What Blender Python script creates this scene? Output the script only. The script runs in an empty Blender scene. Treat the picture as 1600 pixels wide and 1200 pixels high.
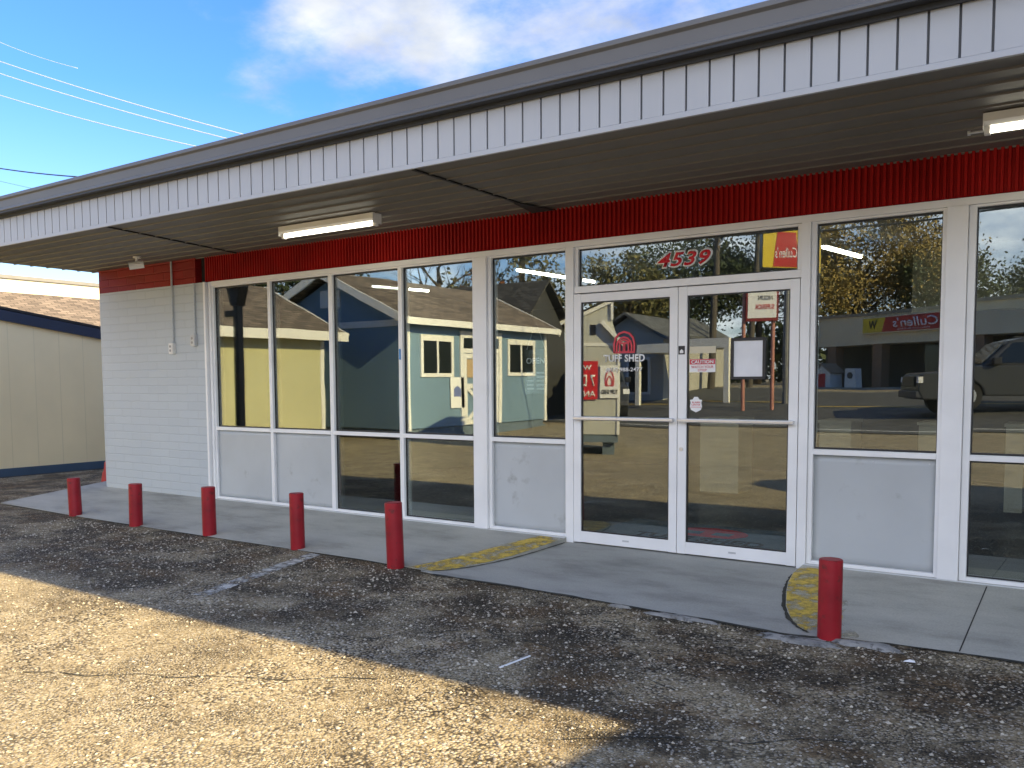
import bpy, math, random
from math import radians as R, sin, cos, pi
from mathutils import Vector, Matrix
random.seed(7)
C = bpy.data.collections.new("Scene"); bpy.context.scene.collection.children.link(C)
scn = bpy.context.scene

# ------------------------------------------------------------------ camera
cam_d = bpy.data.cameras.new("camera"); cam = bpy.data.objects.new("camera", cam_d); C.objects.link(cam)
YAW, PITCH, ROLL = R(34.2116), R(-3.94298), R(-0.306144)
f = Vector((-sin(YAW)*cos(PITCH), cos(YAW)*cos(PITCH), sin(PITCH)))
r0 = Vector((cos(YAW), sin(YAW), 0)); u0 = r0.cross(f)
rr = cos(ROLL)*r0 + sin(ROLL)*u0; uu = -sin(ROLL)*r0 + cos(ROLL)*u0
M = Matrix((rr, uu, -f)).transposed().to_4x4(); M.translation = Vector((2.8242, -6.52713, 1.40003))
cam.matrix_world = M
cam_d.sensor_fit = 'HORIZONTAL'; cam_d.sensor_width = 36; cam_d.lens = 1347.183/1600*36
cam_d.shift_y = 91.36/1600; cam_d.clip_start = 0.05; cam_d.clip_end = 3000
scn.camera = cam

# ------------------------------------------------------------------ sun, sky, exposure
SUN_AZ, SUN_EL = R(79), R(26.9)          # azimuth from +Y towards +X
SUN_STRENGTH, SKY_STRENGTH, EXPOSURE = 4.5, 0.15, 1.62
S = Vector((sin(SUN_AZ)*cos(SUN_EL), cos(SUN_AZ)*cos(SUN_EL), sin(SUN_EL)))
sun_d = bpy.data.lights.new("sun", 'SUN'); sun = bpy.data.objects.new("sun", sun_d); C.objects.link(sun)
sun_d.energy = SUN_STRENGTH; sun_d.angle = R(0.55); sun_d.color = (1.0, 0.785, 0.41)
sun.rotation_euler = S.to_track_quat('Z', 'Y').to_euler()
vs = scn.view_settings; vs.view_transform = 'Standard'; vs.look = 'None'; vs.exposure = EXPOSURE; vs.gamma = 1.0
scn.render.film_transparent = False
scn.cycles.max_bounces = 8; scn.cycles.transparent_max_bounces = 12; scn.cycles.glossy_bounces = 4

world = bpy.data.worlds.new("World"); scn.world = world; world.use_nodes = True
def build_world():
    nt = world.node_tree; n = nt.nodes; l = nt.links; n.clear()
    out = n.new('ShaderNodeOutputWorld'); bg = n.new('ShaderNodeBackground'); l.new(bg.outputs[0], out.inputs[0])
    bg.inputs['Strength'].default_value = SKY_STRENGTH
    sky = n.new('ShaderNodeTexSky'); sky.sky_type = 'NISHITA'; sky.sun_disc = False
    sky.sun_elevation = SUN_EL; sky.sun_rotation = SUN_AZ; sky.air_density = 1.0; sky.dust_density = 0.4; sky.ozone_density = 2.0
    hs = n.new('ShaderNodeMix'); hs.data_type = 'RGBA'; hs.blend_type = 'MULTIPLY'; hs.inputs[0].default_value = 1.0; l.new(sky.outputs[0], hs.inputs[6]); 
    tcs = n.new('ShaderNodeTexCoord'); sps = n.new('ShaderNodeSeparateXYZ'); l.new(tcs.outputs['Generated'], sps.inputs[0])
    hz = n.new('ShaderNodeValToRGB'); hz.color_ramp.elements[0].position = 0.06; hz.color_ramp.elements[1].position = 0.30; hz.color_ramp.elements[0].color = (0.52, 0.55, 0.64, 1); hz.color_ramp.elements[1].color = (0.26, 0.45, 0.77, 1)   # deep clear blue above a paler horizon
    l.new(sps.outputs['Z'], hz.inputs[0]); l.new(hz.outputs[0], hs.inputs[7])
    tc = n.new('ShaderNodeTexCoord'); sp = n.new('ShaderNodeSeparateXYZ'); l.new(tc.outputs['Generated'], sp.inputs[0])
    def mth(op, a, b=None, cl=False):
        m = n.new('ShaderNodeMath'); m.operation = op; m.use_clamp = cl
        for i, v in enumerate((a, b)):
            if v is None: continue
            if isinstance(v, (int, float)): m.inputs[i].default_value = v
            else: l.new(v, m.inputs[i])
        return m.outputs[0]
    zz = mth('ADD', mth('MAXIMUM', sp.outputs['Z'], 0.0), 0.22)
    cx = mth('DIVIDE', sp.outputs['X'], zz); cy = mth('DIVIDE', sp.outputs['Y'], zz)
    cb = n.new('ShaderNodeCombineXYZ'); l.new(cx, cb.inputs[0]); l.new(cy, cb.inputs[1])
    nz = n.new('ShaderNodeTexNoise'); nz.inputs['Scale'].default_value = 2.3; nz.inputs['Detail'].default_value = 10; nz.inputs['Roughness'].default_value = 0.6
    mp = n.new('ShaderNodeMapping'); mp.inputs['Location'].default_value = (CLX, CLY, 0); l.new(cb.outputs[0], mp.inputs[0]); l.new(mp.outputs[0], nz.inputs['Vector'])
    # more cloud towards the street (-Y) and in a bank over the roof; clear to the left
    def bank(d, sig, amt):
        vd = n.new('ShaderNodeVectorMath'); vd.operation = 'DISTANCE'; l.new(tc.outputs['Generated'], vd.inputs[0]); vd.inputs[1].default_value = d
        q = mth('DIVIDE', vd.outputs['Value'], sig); return mth('MULTIPLY', mth('POWER', 2.718, mth('MULTIPLY', mth('MULTIPLY', q, q), -1.0)), amt)
    bias = mth('ADD', mth('MULTIPLY', sp.outputs['Y'], -0.24), mth('MULTIPLY', sp.outputs['X'], 0.10))
    for bk in BANKS: bias = mth('ADD', bias, bank(*bk))
    v = mth('ADD', nz.outputs['Fac'], bias)
    rp = n.new('ShaderNodeValToRGB'); rp.color_ramp.elements[0].position = 0.49; rp.color_ramp.elements[1].position = 0.80
    rp.color_ramp.interpolation = 'EASE'; l.new(v, rp.inputs[0])
    # cloud brightness: brighter cores, greyer bases
    n2 = n.new('ShaderNodeTexNoise'); n2.inputs['Scale'].default_value = 3.6; n2.inputs['Detail'].default_value = 8; l.new(mp.outputs[0], n2.inputs['Vector'])
    r2 = n.new('ShaderNodeValToRGB'); r2.color_ramp.elements[0].position = 0.3; r2.color_ramp.elements[1].position = 0.65
    r2.color_ramp.elements[0].color = (1.05, 1.22, 1.56, 1); r2.color_ramp.elements[1].color = (2.35, 2.4, 2.45, 1); l.new(n2.outputs['Fac'], r2.inputs[0])
    vm = n.new('ShaderNodeVectorMath'); vm.operation = 'SCALE'; l.new(r2.outputs[0], vm.inputs[0]); l.new(mth('ADD', mth('MULTIPLY', mth('MAXIMUM', mth('MULTIPLY', sp.outputs['Y'], -1.0), 0.0), 2.1), 1.0), vm.inputs['Scale'])   # street-side cloud brightened, out of direct view, to fill the shaded front
    mx = n.new('ShaderNodeMix'); mx.data_type = 'RGBA'; l.new(rp.outputs[0], mx.inputs[0]); l.new(hs.outputs[2], mx.inputs[6]); l.new(vm.outputs[0], mx.inputs[7])
    l.new(mx.outputs[2], bg.inputs['Color'])
CLX, CLY = 3.4, 1.2
BANKS = [((-0.625, 0.69, 0.365), 0.10, 0.20), ((-0.47, 0.78, 0.42), 0.22, 0.31), ((-0.33, 0.84, 0.45), 0.18, 0.27), ((-0.768, 0.525, 0.385), 0.055, 0.24), ((-0.747, 0.589, 0.308), 0.045, 0.21), ((-0.69, 0.618, 0.395), 0.06, 0.24), ((-0.82, 0.50, 0.30), 0.08, 0.06), ((-0.9, 0.35, 0.2), 0.3, -0.06)]
build_world()

# ------------------------------------------------------------------ helpers
def tag(o, label=None, cat=None, group=None, kind=None):
    if label: o['label'] = label
    if cat: o['category'] = cat
    if group: o['group'] = group
    if kind: o['kind'] = kind
    return o
def empty(name, loc=(0, 0, 0), rz=0.0, label=None, cat=None, group=None):
    o = bpy.data.objects.new(name, None); o.location = loc; o.rotation_euler = (0, 0, rz); C.objects.link(o)
    o.empty_display_size = 0.2
    return tag(o, label, cat, group)
class MB:
    def __init__(s): s.v = []; s.f = []
    def add(s, vs, fs):
        b = len(s.v); s.v += [tuple(p) for p in vs]; s.f += [tuple(i+b for i in q) for q in fs]; return s
    def box(s, x0, x1, y0, y1, z0, z1):
        return s.add([(x0,y0,z0),(x1,y0,z0),(x1,y1,z0),(x0,y1,z0),(x0,y0,z1),(x1,y0,z1),(x1,y1,z1),(x0,y1,z1)],
                     [(0,3,2,1),(4,5,6,7),(0,1,5,4),(1,2,6,5),(2,3,7,6),(3,0,4,7)])
    def obox(s, c, ax, ay, az):      # oriented box: centre, three half-axis vectors
        c, ax, ay, az = map(Vector, (c, ax, ay, az)); P = []
        for k in (-1, 1):
            for a, b in ((-1,-1),(1,-1),(1,1),(-1,1)): P.append(c + a*ax + b*ay + k*az)
        return s.add(P, [(0,3,2,1),(4,5,6,7),(0,1,5,4),(1,2,6,5),(2,3,7,6),(3,0,4,7)])
    def bar(s, a, b, w, h, up=(0,0,1)):
        a, b = Vector(a), Vector(b); d = (b-a); L = d.length; d.normalize(); sd = d.cross(Vector(up)).normalized(); u = sd.cross(d)
        return s.obox((a+b)/2, d*L/2, sd*w/2, u*h/2)
    def prism(s, pts, axis, a, b):   # 2-D outline swept along an axis
        n = len(pts)
        def P(p, t):
            return {'x': (t, p[0], p[1]), 'y': (p[0], t, p[1]), 'z': (p[0], p[1], t)}[axis]
        vs_ = [P(p, a) for p in pts] + [P(p, b) for p in pts]
        fs = [tuple(range(n-1, -1, -1)), tuple(range(n, 2*n))] + [(i, (i+1) % n, n+(i+1) % n, n+i) for i in range(n)]
        return s.add(vs_, fs)
    def tube(s, pts, rad, n=8, cap=True):
        pts = [Vector(p) for p in pts]; rs = rad if isinstance(rad, (list, tuple)) else [rad]*len(pts); b = len(s.v); ref = None
        for i, p in enumerate(pts):
            d = (pts[min(i+1, len(pts)-1)] - pts[max(i-1, 0)]).normalized()
            if ref is None: ref = Vector((0,0,1)) if abs(d.z) < 0.9 else Vector((1,0,0))
            a = d.cross(ref).normalized(); c = d.cross(a).normalized(); ref = a.cross(d)*1.0 if False else ref
            for k in range(n):
                t = 2*pi*k/n; s.v.append(tuple(p + rs[i]*(cos(t)*a + sin(t)*c)))
        for i in range(len(pts)-1):
            for k in range(n):
                s.f.append((b+i*n+k, b+i*n+(k+1) % n, b+(i+1)*n+(k+1) % n, b+(i+1)*n+k))
        if cap:
            s.f.append(tuple(b+k for k in range(n-1, -1, -1))); s.f.append(tuple(b+(len(pts)-1)*n+k for k in range(n)))
        return s
    def lathe(s, prof, c=(0,0), n=24):   # prof: list of (r, z)
        return s.tube([(c[0], c[1], z) for r, z in prof], [max(r, 1e-4) for r, z in prof], n)
    def build(s, name, m, parent=None, smooth=False, bevel=0.0, recalc=True):
        me = bpy.data.meshes.new(name); me.from_pydata(s.v, [], s.f)
        if recalc:
            import bmesh
            bm = bmesh.new(); bm.from_mesh(me); bmesh.ops.recalc_face_normals(bm, faces=bm.faces); bm.to_mesh(me); bm.free()
        me.update()
        o = bpy.data.objects.new(name, me); C.objects.link(o)
        if m: me.materials.append(m)
        if smooth:
            me.shade_smooth()
            if smooth == 'auto':
                try: me.set_sharp_from_angle(angle=R(35))
                except Exception: pass
        if bevel:
            b = o.modifiers.new('bevel', 'BEVEL'); b.width = bevel; b.segments = 2; b.limit_method = 'ANGLE'; b.angle_limit = R(40)
        if parent: o.parent = parent
        return o
def structure(o, label=None):
    o['kind'] = 'structure'
    if label: o['label'] = label
    return o
def copy_tree(o, parent=None):
    c = o.copy(); C.objects.link(c)
    if parent: c.parent = parent
    for ch in list(o.children): copy_tree(ch, c)
    return c

# ------------------------------------------------------------------ materials
MATS = {}
def nodes_of(name):
    m = bpy.data.materials.new(name); m.use_nodes = True; nt = m.node_tree
    return m, nt, nt.nodes, nt.links, nt.nodes['Principled BSDF']
def mat(name, col, rough=0.6, var=0.10, vscale=3.0, bump=0.0, bscale=40.0, metal=0.0, dirt=None, spec=0.5, stretch=None):
    """Plain painted / solid surface with mottling, optional fine bump and irregular dirt."""
    if name in MATS: return MATS[name]
    m, nt, n, l, p = nodes_of(name)
    p.inputs['Roughness'].default_value = rough; p.inputs['Metallic'].default_value = metal; p.inputs['Specular IOR Level'].default_value = spec
    tc = n.new('ShaderNodeTexCoord'); src = tc.outputs['Object']
    if stretch:
        mp = n.new('ShaderNodeMapping'); mp.inputs['Scale'].default_value = stretch; l.new(src, mp.inputs[0]); src = mp.outputs[0]
    nz = n.new('ShaderNodeTexNoise'); nz.inputs['Scale'].default_value = vscale; nz.inputs['Detail'].default_value = 6; l.new(src, nz.inputs['Vector'])
    rp = n.new('ShaderNodeValToRGB'); rp.color_ramp.elements[0].position = 0.3; rp.color_ramp.elements[1].position = 0.7
    rp.color_ramp.elements[0].color = tuple(c*(1-var) for c in col) + (1,); rp.color_ramp.elements[1].color = tuple(min(1, c*(1+var)) for c in col) + (1,)
    l.new(nz.outputs['Fac'], rp.inputs[0]); colsrc = rp.outputs[0]
    if dirt:
        d = n.new('ShaderNodeTexNoise'); d.inputs['Scale'].default_value = dirt[1]; d.inputs['Detail'].default_value = 9; d.inputs['Roughness'].default_value = 0.65; l.new(src, d.inputs['Vector'])
        dr = n.new('ShaderNodeValToRGB'); dr.color_ramp.elements[0].position = dirt[2]; dr.color_ramp.elements[1].position = dirt[2]+0.12; l.new(d.outputs['Fac'], dr.inputs[0])
        mx = n.new('ShaderNodeMix'); mx.data_type = 'RGBA'; l.new(dr.outputs[0], mx.inputs[0]); l.new(colsrc, mx.inputs[6]); mx.inputs[7].default_value = dirt[0] + (1,)
        colsrc = mx.outputs[2]
    l.new(colsrc, p.inputs['Base Color'])
    if bump:
        bz = n.new('ShaderNodeTexNoise'); bz.inputs['Scale'].default_value = bscale; bz.inputs['Detail'].default_value = 4; l.new(src, bz.inputs['Vector'])
        bp = n.new('ShaderNodeBump'); bp.inputs['Strength'].default_value = bump; bp.inputs['Distance'].default_value = 0.01; l.new(bz.outputs['Fac'], bp.inputs['Height']); l.new(bp.outputs[0], p.inputs['Normal'])
    MATS[name] = m; return m
def emit(name, col, st):
    m, nt, n, l, p = nodes_of(name)
    p.inputs['Base Color'].default_value = (0.8, 0.8, 0.8, 1); p.inputs['Emission Color'].default_value = col + (1,); p.inputs['Emission Strength'].default_value = st
    return m
def brick_mat(name, col, rw, rh, mortar=0.012, bump=0.5, tint=0.06):
    m, nt, n, l, p = nodes_of(name); p.inputs['Roughness'].default_value = 0.6; p.inputs['Specular IOR Level'].default_value = 0.25
    tc = n.new('ShaderNodeTexCoord'); sp = n.new('ShaderNodeSeparateXYZ'); l.new(tc.outputs['Object'], sp.inputs[0])
    ad = n.new('ShaderNodeMath'); ad.operation = 'ADD'; l.new(sp.outputs['X'], ad.inputs[0]); l.new(sp.outputs['Y'], ad.inputs[1])
    cb = n.new('ShaderNodeCombineXYZ'); l.new(ad.outputs[0], cb.inputs[0]); l.new(sp.outputs['Z'], cb.inputs[1])
    wz = n.new('ShaderNodeTexNoise'); wz.inputs['Scale'].default_value = 6; l.new(tc.outputs['Object'], wz.inputs['Vector'])
    wm = n.new('ShaderNodeVectorMath'); wm.operation = 'MULTIPLY_ADD'; l.new(wz.outputs['Color'], wm.inputs[0]); wm.inputs[1].default_value = (0.03, 0.024, 0); l.new(cb.outputs[0], wm.inputs[2])
    b = n.new('ShaderNodeTexBrick'); b.inputs['Scale'].default_value = 1; b.inputs['Brick Width'].default_value = rw; b.inputs['Row Height'].default_value = rh
    b.inputs['Mortar Size'].default_value = mortar; b.inputs['Mortar Smooth'].default_value = 0.7; l.new(wm.outputs[0], b.inputs['Vector'])
    b.inputs['Color1'].default_value = tuple(c*(1-tint) for c in col)+(1,); b.inputs['Color2'].default_value = tuple(min(1, c*(1+tint)) for c in col)+(1,); b.inputs['Mortar'].default_value = tuple(c*0.93 for c in col)+(1,)
    nz = n.new('ShaderNodeTexNoise'); nz.inputs['Scale'].default_value = 30; nz.inputs['Detail'].default_value = 5; l.new(tc.outputs['Object'], nz.inputs['Vector'])
    l.new(b.outputs['Color'], p.inputs['Base Color'])
    mx = n.new('ShaderNodeMath'); mx.operation = 'MULTIPLY_ADD'; l.new(b.outputs['Fac'], mx.inputs[0]); mx.inputs[1].default_value = -1.0
    m2 = n.new('ShaderNodeMath'); m2.operation = 'MULTIPLY'; l.new(nz.outputs['Fac'], m2.inputs[0]); m2.inputs[1].default_value = 0.5; l.new(m2.outputs[0], mx.inputs[2])
    bp = n.new('ShaderNodeBump'); bp.inputs['Strength'].default_value = bump; bp.inputs['Distance'].default_value = 0.008; l.new(mx.outputs[0], bp.inputs['Height']); l.new(bp.outputs[0], p.inputs['Normal'])
    return m
def shingle_mat(name, col):
    m, nt, n, l, p = nodes_of(name); p.inputs['Roughness'].default_value = 0.9
    tc = n.new('ShaderNodeTexCoord'); mp = n.new('ShaderNodeMapping'); l.new(tc.outputs['UV'], mp.inputs[0])
    b = n.new('ShaderNodeTexBrick'); b.inputs['Scale'].default_value = 1; b.inputs['Brick Width'].default_value = 0.33; b.inputs['Row Height'].default_value = 0.145; b.inputs['Mortar Size'].default_value = 0.012
    b.inputs['Color1'].default_value = tuple(c*0.62 for c in col)+(1,); b.inputs['Color2'].default_value = tuple(c*1.35 for c in col)+(1,); b.inputs['Mortar'].default_value = tuple(c*0.3 for c in col)+(1,)
    l.new(mp.outputs[0], b.inputs['Vector']); l.new(b.outputs['Color'], p.inputs['Base Color']); return m
def siding_mat(name, col, pitch=0.2, axis='h', rough=0.55):
    """Vertical grooved panel siding (grooves every pitch metres along the wall)."""
    m, nt, n, l, p = nodes_of(name); p.inputs['Roughness'].default_value = rough
    tc = n.new('ShaderNodeTexCoord'); sp = n.new('ShaderNodeSeparateXYZ'); l.new(tc.outputs['Object'], sp.inputs[0])
    if axis == 'h':
        ad = n.new('ShaderNodeMath'); ad.operation = 'ADD'; l.new(sp.outputs['X'], ad.inputs[0]); l.new(sp.outputs['Y'], ad.inputs[1]); src = ad.outputs[0]
    else: src = sp.outputs['Z']
    md = n.new('ShaderNodeMath'); md.operation = 'PINGPONG'; l.new(src, md.inputs[0]); md.inputs[1].default_value = pitch/2
    lt = n.new('ShaderNodeMath'); lt.operation = 'LESS_THAN'; l.new(md.outputs[0], lt.inputs[0]); lt.inputs[1].default_value = 0.006
    nz = n.new('ShaderNodeTexNoise'); nz.inputs['Scale'].default_value = 1.2; nz.inputs['Detail'].default_value = 5; l.new(tc.outputs['Object'], nz.inputs['Vector'])
    rp = n.new('ShaderNodeValToRGB'); rp.color_ramp.elements[0].color = tuple(c*0.86 for c in col)+(1,); rp.color_ramp.elements[1].color = tuple(min(1, c*1.12) for c in col)+(1,); l.new(nz.outputs['Fac'], rp.inputs[0])
    mx = n.new('ShaderNodeMix'); mx.data_type = 'RGBA'; l.new(lt.outputs[0], mx.inputs[0]); l.new(rp.outputs[0], mx.inputs[6]); mx.inputs[7].default_value = tuple(c*0.88 for c in col)+(1,)
    l.new(mx.outputs[2], p.inputs['Base Color'])
    bp = n.new('ShaderNodeBump'); bp.invert = True; bp.inputs['Strength'].default_value = 0.5; bp.inputs['Distance'].default_value = 0.01; l.new(lt.outputs[0], bp.inputs['Height']); l.new(bp.outputs[0], p.inputs['Normal'])
    return m
def leaf_mat(name, c1, c2):
    m, nt, n, l, p = nodes_of(name); p.inputs['Roughness'].default_value = 0.7
    g = n.new('ShaderNodeNewGeometry'); rp = n.new('ShaderNodeValToRGB'); rp.color_ramp.elements[0].color = c1+(1,); rp.color_ramp.elements[1].color = c2+(1,)
    l.new(g.outputs['Random Per Island'], rp.inputs[0]); l.new(rp.outputs[0], p.inputs['Base Color']); return m
def glass_mat(name, base, tint):
    m, nt, n, l, p = nodes_of(name); n.remove(p); out = n['Material Output']
    fr = n.new('ShaderNodeFresnel'); fr.inputs['IOR'].default_value = 1.5
    ma = n.new('ShaderNodeMath'); ma.operation = 'MULTIPLY_ADD'; ma.use_clamp = True; l.new(fr.outputs[0], ma.inputs[0]); ma.inputs[1].default_value = 0.85; ma.inputs[2].default_value = base
    tr = n.new('ShaderNodeBsdfTransparent'); tr.inputs[0].default_value = tint+(1,)
    gl = n.new('ShaderNodeBsdfGlossy'); gl.inputs['Roughness'].default_value = 0.0; gl.inputs['Color'].default_value = (0.95, 1.0, 0.98, 1)
    tc = n.new('ShaderNodeTexCoord'); nz = n.new('ShaderNodeTexNoise'); nz.inputs['Scale'].default_value = 1.3; nz.inputs['Detail'].default_value = 1; l.new(tc.outputs['Object'], nz.inputs['Vector'])
    bp = n.new('ShaderNodeBump'); bp.inputs['Strength'].default_value = 0.06; bp.inputs['Distance'].default_value = 0.01; l.new(nz.outputs['Fac'], bp.inputs['Height']); l.new(bp.outputs[0], gl.inputs['Normal'])
    mx = n.new('ShaderNodeMixShader'); l.new(ma.outputs[0], mx.inputs[0]); l.new(tr.outputs[0], mx.inputs[1]); l.new(gl.outputs[0], mx.inputs[2]); l.new(mx.outputs[0], out.inputs[0])
    return m
def worn_paint(name, col, lo, hi, scale=7, rough=0.6):
    """Paint film with real gaps where it has worn off."""
    m, nt, n, l, p = nodes_of(name); p.inputs['Roughness'].default_value = rough
    tc = n.new('ShaderNodeTexCoord')
    nz = n.new('ShaderNodeTexNoise'); nz.inputs['Scale'].default_value = scale; nz.inputs['Detail'].default_value = 10; nz.inputs['Roughness'].default_value = 0.68; l.new(tc.outputs['Object'], nz.inputs['Vector'])
    rp = n.new('ShaderNodeValToRGB'); rp.color_ramp.elements[0].position = lo; rp.color_ramp.elements[1].position = hi; l.new(nz.outputs['Fac'], rp.inputs[0]); l.new(rp.outputs[0], p.inputs['Alpha'])
    n2 = n.new('ShaderNodeTexNoise'); n2.inputs['Scale'].default_value = 18; n2.inputs['Detail'].default_value = 6; l.new(tc.outputs['Object'], n2.inputs['Vector'])
    r2 = n.new('ShaderNodeValToRGB'); r2.color_ramp.elements[0].position = 0.35; r2.color_ramp.elements[1].position = 0.7; r2.color_ramp.elements[0].color = tuple(c*0.75 for c in col)+(1,); r2.color_ramp.elements[1].color = tuple(min(1, c*1.15) for c in col)+(1,); l.new(n2.outputs['Fac'], r2.inputs[0]); l.new(r2.outputs[0], p.inputs['Base Color'])
    return m
def ground_mat():
    m, nt, n, l, p = nodes_of('chip_seal'); p.inputs['Roughness'].default_value = 0.85; p.inputs['Specular IOR Level'].default_value = 0.3
    tc = n.new('ShaderNodeTexCoord'); P = tc.outputs['Object']; sp = n.new('ShaderNodeSeparateXYZ'); l.new(P, sp.inputs[0])
    def noise(sc, det=6, ro=0.6, vec=P):
        z = n.new('ShaderNodeTexNoise'); z.inputs['Scale'].default_value = sc; z.inputs['Detail'].default_value = det; z.inputs['Roughness'].default_value = ro; l.new(vec, z.inputs['Vector']); return z.outputs['Fac']
    def ramp(v, stops):
        q = n.new('ShaderNodeValToRGB'); e = q.color_ramp.elements
        e[0].position, e[0].color = stops[0][0], stops[0][1]+(1,); e[1].position, e[1].color = stops[-1][0], stops[-1][1]+(1,)
        for s in stops[1:-1]: k = e.new(s[0]); k.color = s[1]+(1,)
        l.new(v, q.inputs[0]); return q.outputs[0]
    def mth(op, a, b=None, c=None, cl=False):
        k = n.new('ShaderNodeMath'); k.operation = op; k.use_clamp = cl
        for i, v in enumerate((a, b, c)):
            if v is None: continue
            if isinstance(v, (int, float)): k.inputs[i].default_value = v
            else: l.new(v, k.inputs[i])
        return k.outputs[0]
    def mix(fac, a, b, mode='MIX'):
        k = n.new('ShaderNodeMix'); k.data_type = 'RGBA'; k.blend_type = mode
        for i, v in ((0, fac), (6, a), (7, b)):
            if isinstance(v, (int, float)): k.inputs[i].default_value = v
            elif isinstance(v, tuple): k.inputs[i].default_value = v+(1,)
            else: l.new(v, k.inputs[i])
        return k.outputs[2]
    def vor(sc):
        v = n.new('ShaderNodeTexVoronoi'); v.inputs['Scale'].default_value = sc; l.new(P, v.inputs['Vector'])
        s3 = n.new('ShaderNodeSeparateColor'); l.new(v.outputs['Color'], s3.inputs[0]); return v.outputs['Distance'], s3.outputs[0], s3.outputs[1]
    dA, cA, eA = vor(100); dB, cB, eB = vor(66)
    sel = ramp(noise(1.1, 3), [(0.46, (0,0,0)), (0.54, (1,1,1))])
    d = mix(sel, dA, dB); cc = mix(sel, cA, cB)
    # stones: tan, buff, grey, a few white; the share of bare binder between them varies
    stone = ramp(cc, [(0.0, (0.10,0.075,0.045)), (0.15, (0.28,0.22,0.13)), (0.5, (0.46,0.375,0.225)), (0.8, (0.58,0.49,0.32)), (1.0, (0.76,0.70,0.56))])
    bare = ramp(noise(5.5, 6, 0.7), [(0.34, (0.34,0.34,0.34)), (0.66, (-0.10,-0.10,-0.10))])
    gap = ramp(mth('SUBTRACT', d, bare), [(0.34, (0,0,0)), (0.60, (1,1,1))])
    col = mix(gap, stone, (0.052, 0.043, 0.031))
    dust = ramp(noise(0.75, 7, 0.62), [(0.40, (0,0,0)), (0.64, (1,1,1))])        # tan silt lying between the stones
    col = mix(mth('MULTIPLY', dust, 0.34), col, (0.44, 0.365, 0.225))
    tone = ramp(noise(2.3, 8, 0.7), [(0.30, (0.62,0.60,0.58)), (0.66, (1.0,1.0,1.0))])
    col = mix(1.0, col, tone, 'MULTIPLY')
    # damp, oily black stain along the drip line of the walk
    wob = mth('ADD', mth('ADD', sp.outputs['Y'], mth('MULTIPLY', mth('MINIMUM', mth('MAXIMUM', mth('SUBTRACT', sp.outputs['X'], 0.2), 0.0), 1.4), 1.3)), mth('MULTIPLY', mth('SUBTRACT', noise(0.9, 6, 0.65), 0.5), 3.2))
    st = ramp(mth('MULTIPLY_ADD', wob, 0.2, 1.0), [(0.30, (0,0,0)), (0.46, (1,1,1))])
    pat = ramp(noise(1.7, 7, 0.65), [(0.41, (0,0,0)), (0.53, (1,1,1))])
    stain = mth('MULTIPLY', st, mth('MULTIPLY_ADD', pat, 0.70, 0.30))
    brn = ramp(noise(2.9, 6, 0.7), [(0.38, (0.10,0.095,0.09)), (0.50, (0.17,0.15,0.135)), (0.62, (0.34,0.25,0.17))])
    dark = mix(1.0, col, brn, 'MULTIPLY')
    col = mix(mth('MULTIPLY', stain, 0.92), col, dark)
    # white chips that show in the stained part
    chip = mth('MULTIPLY', mth('GREATER_THAN', mth('ADD', eB, mth('MULTIPLY', mth('SUBTRACT', noise(2.1, 4), 0.5), 0.9)), 0.80), mth('LESS_THAN', dB, 0.40))
    c2 = mth('MULTIPLY', mth('GREATER_THAN', cA, 0.90), mth('LESS_THAN', dA, 0.42)); chip = mth('MAXIMUM', chip, c2)
    col = mix(mth('MULTIPLY', chip, 0.60), col, (0.54, 0.49, 0.40))
    l.new(col, p.inputs['Base Color'])
    h = mth('MULTIPLY_ADD', d, -1.0, mth('MULTIPLY', noise(3, 5), 1.2))
    bp = n.new('ShaderNodeBump'); bp.inputs['Strength'].default_value = 0.6; bp.inputs['Distance'].default_value = 0.010; l.new(h, bp.inputs['Height']); l.new(bp.outputs[0], p.inputs['Normal'])
    return m
def concrete_mat(name, col):
    m, nt, n, l, p = nodes_of(name); p.inputs['Roughness'].default_value = 0.7
    tc = n.new('ShaderNodeTexCoord')
    mp = n.new('ShaderNodeMapping'); mp.inputs['Scale'].default_value = (0.7, 1.6, 1); l.new(tc.outputs['Object'], mp.inputs[0])
    a = n.new('ShaderNodeTexNoise'); a.inputs['Scale'].default_value = 1.7; a.inputs['Detail'].default_value = 9; a.inputs['Roughness'].default_value = 0.62; l.new(mp.outputs[0], a.inputs['Vector'])
    rp = n.new('ShaderNodeValToRGB'); e = rp.color_ramp.elements; e[0].position = 0.3; e[1].position = 0.72
    e[0].color = tuple(c*0.62 for c in col)+(1,); e[1].color = tuple(c*1.18 for c in col)+(1,); k = e.new(0.5); k.color = col+(1,)
    l.new(a.outputs['Fac'], rp.inputs[0])
    s = n.new('ShaderNodeTexNoise'); s.inputs['Scale'].default_value = 90; s.inputs['Detail'].default_value = 3; l.new(tc.outputs['Object'], s.inputs['Vector'])
    mx = n.new('ShaderNodeMix'); mx.data_type = 'RGBA'; mx.blend_type = 'OVERLAY'; mx.inputs[0].default_value = 0.25; l.new(rp.outputs[0], mx.inputs[6]); l.new(s.outputs['Fac'], mx.inputs[7]); l.new(mx.outputs[2], p.inputs['Base Color'])
    bp = n.new('ShaderNodeBump'); bp.inputs['Strength'].default_value = 0.25; bp.inputs['Distance'].default_value = 0.006; l.new(s.outputs['Fac'], bp.inputs['Height']); l.new(bp.outputs[0], p.inputs['Normal'])
    return m

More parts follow.
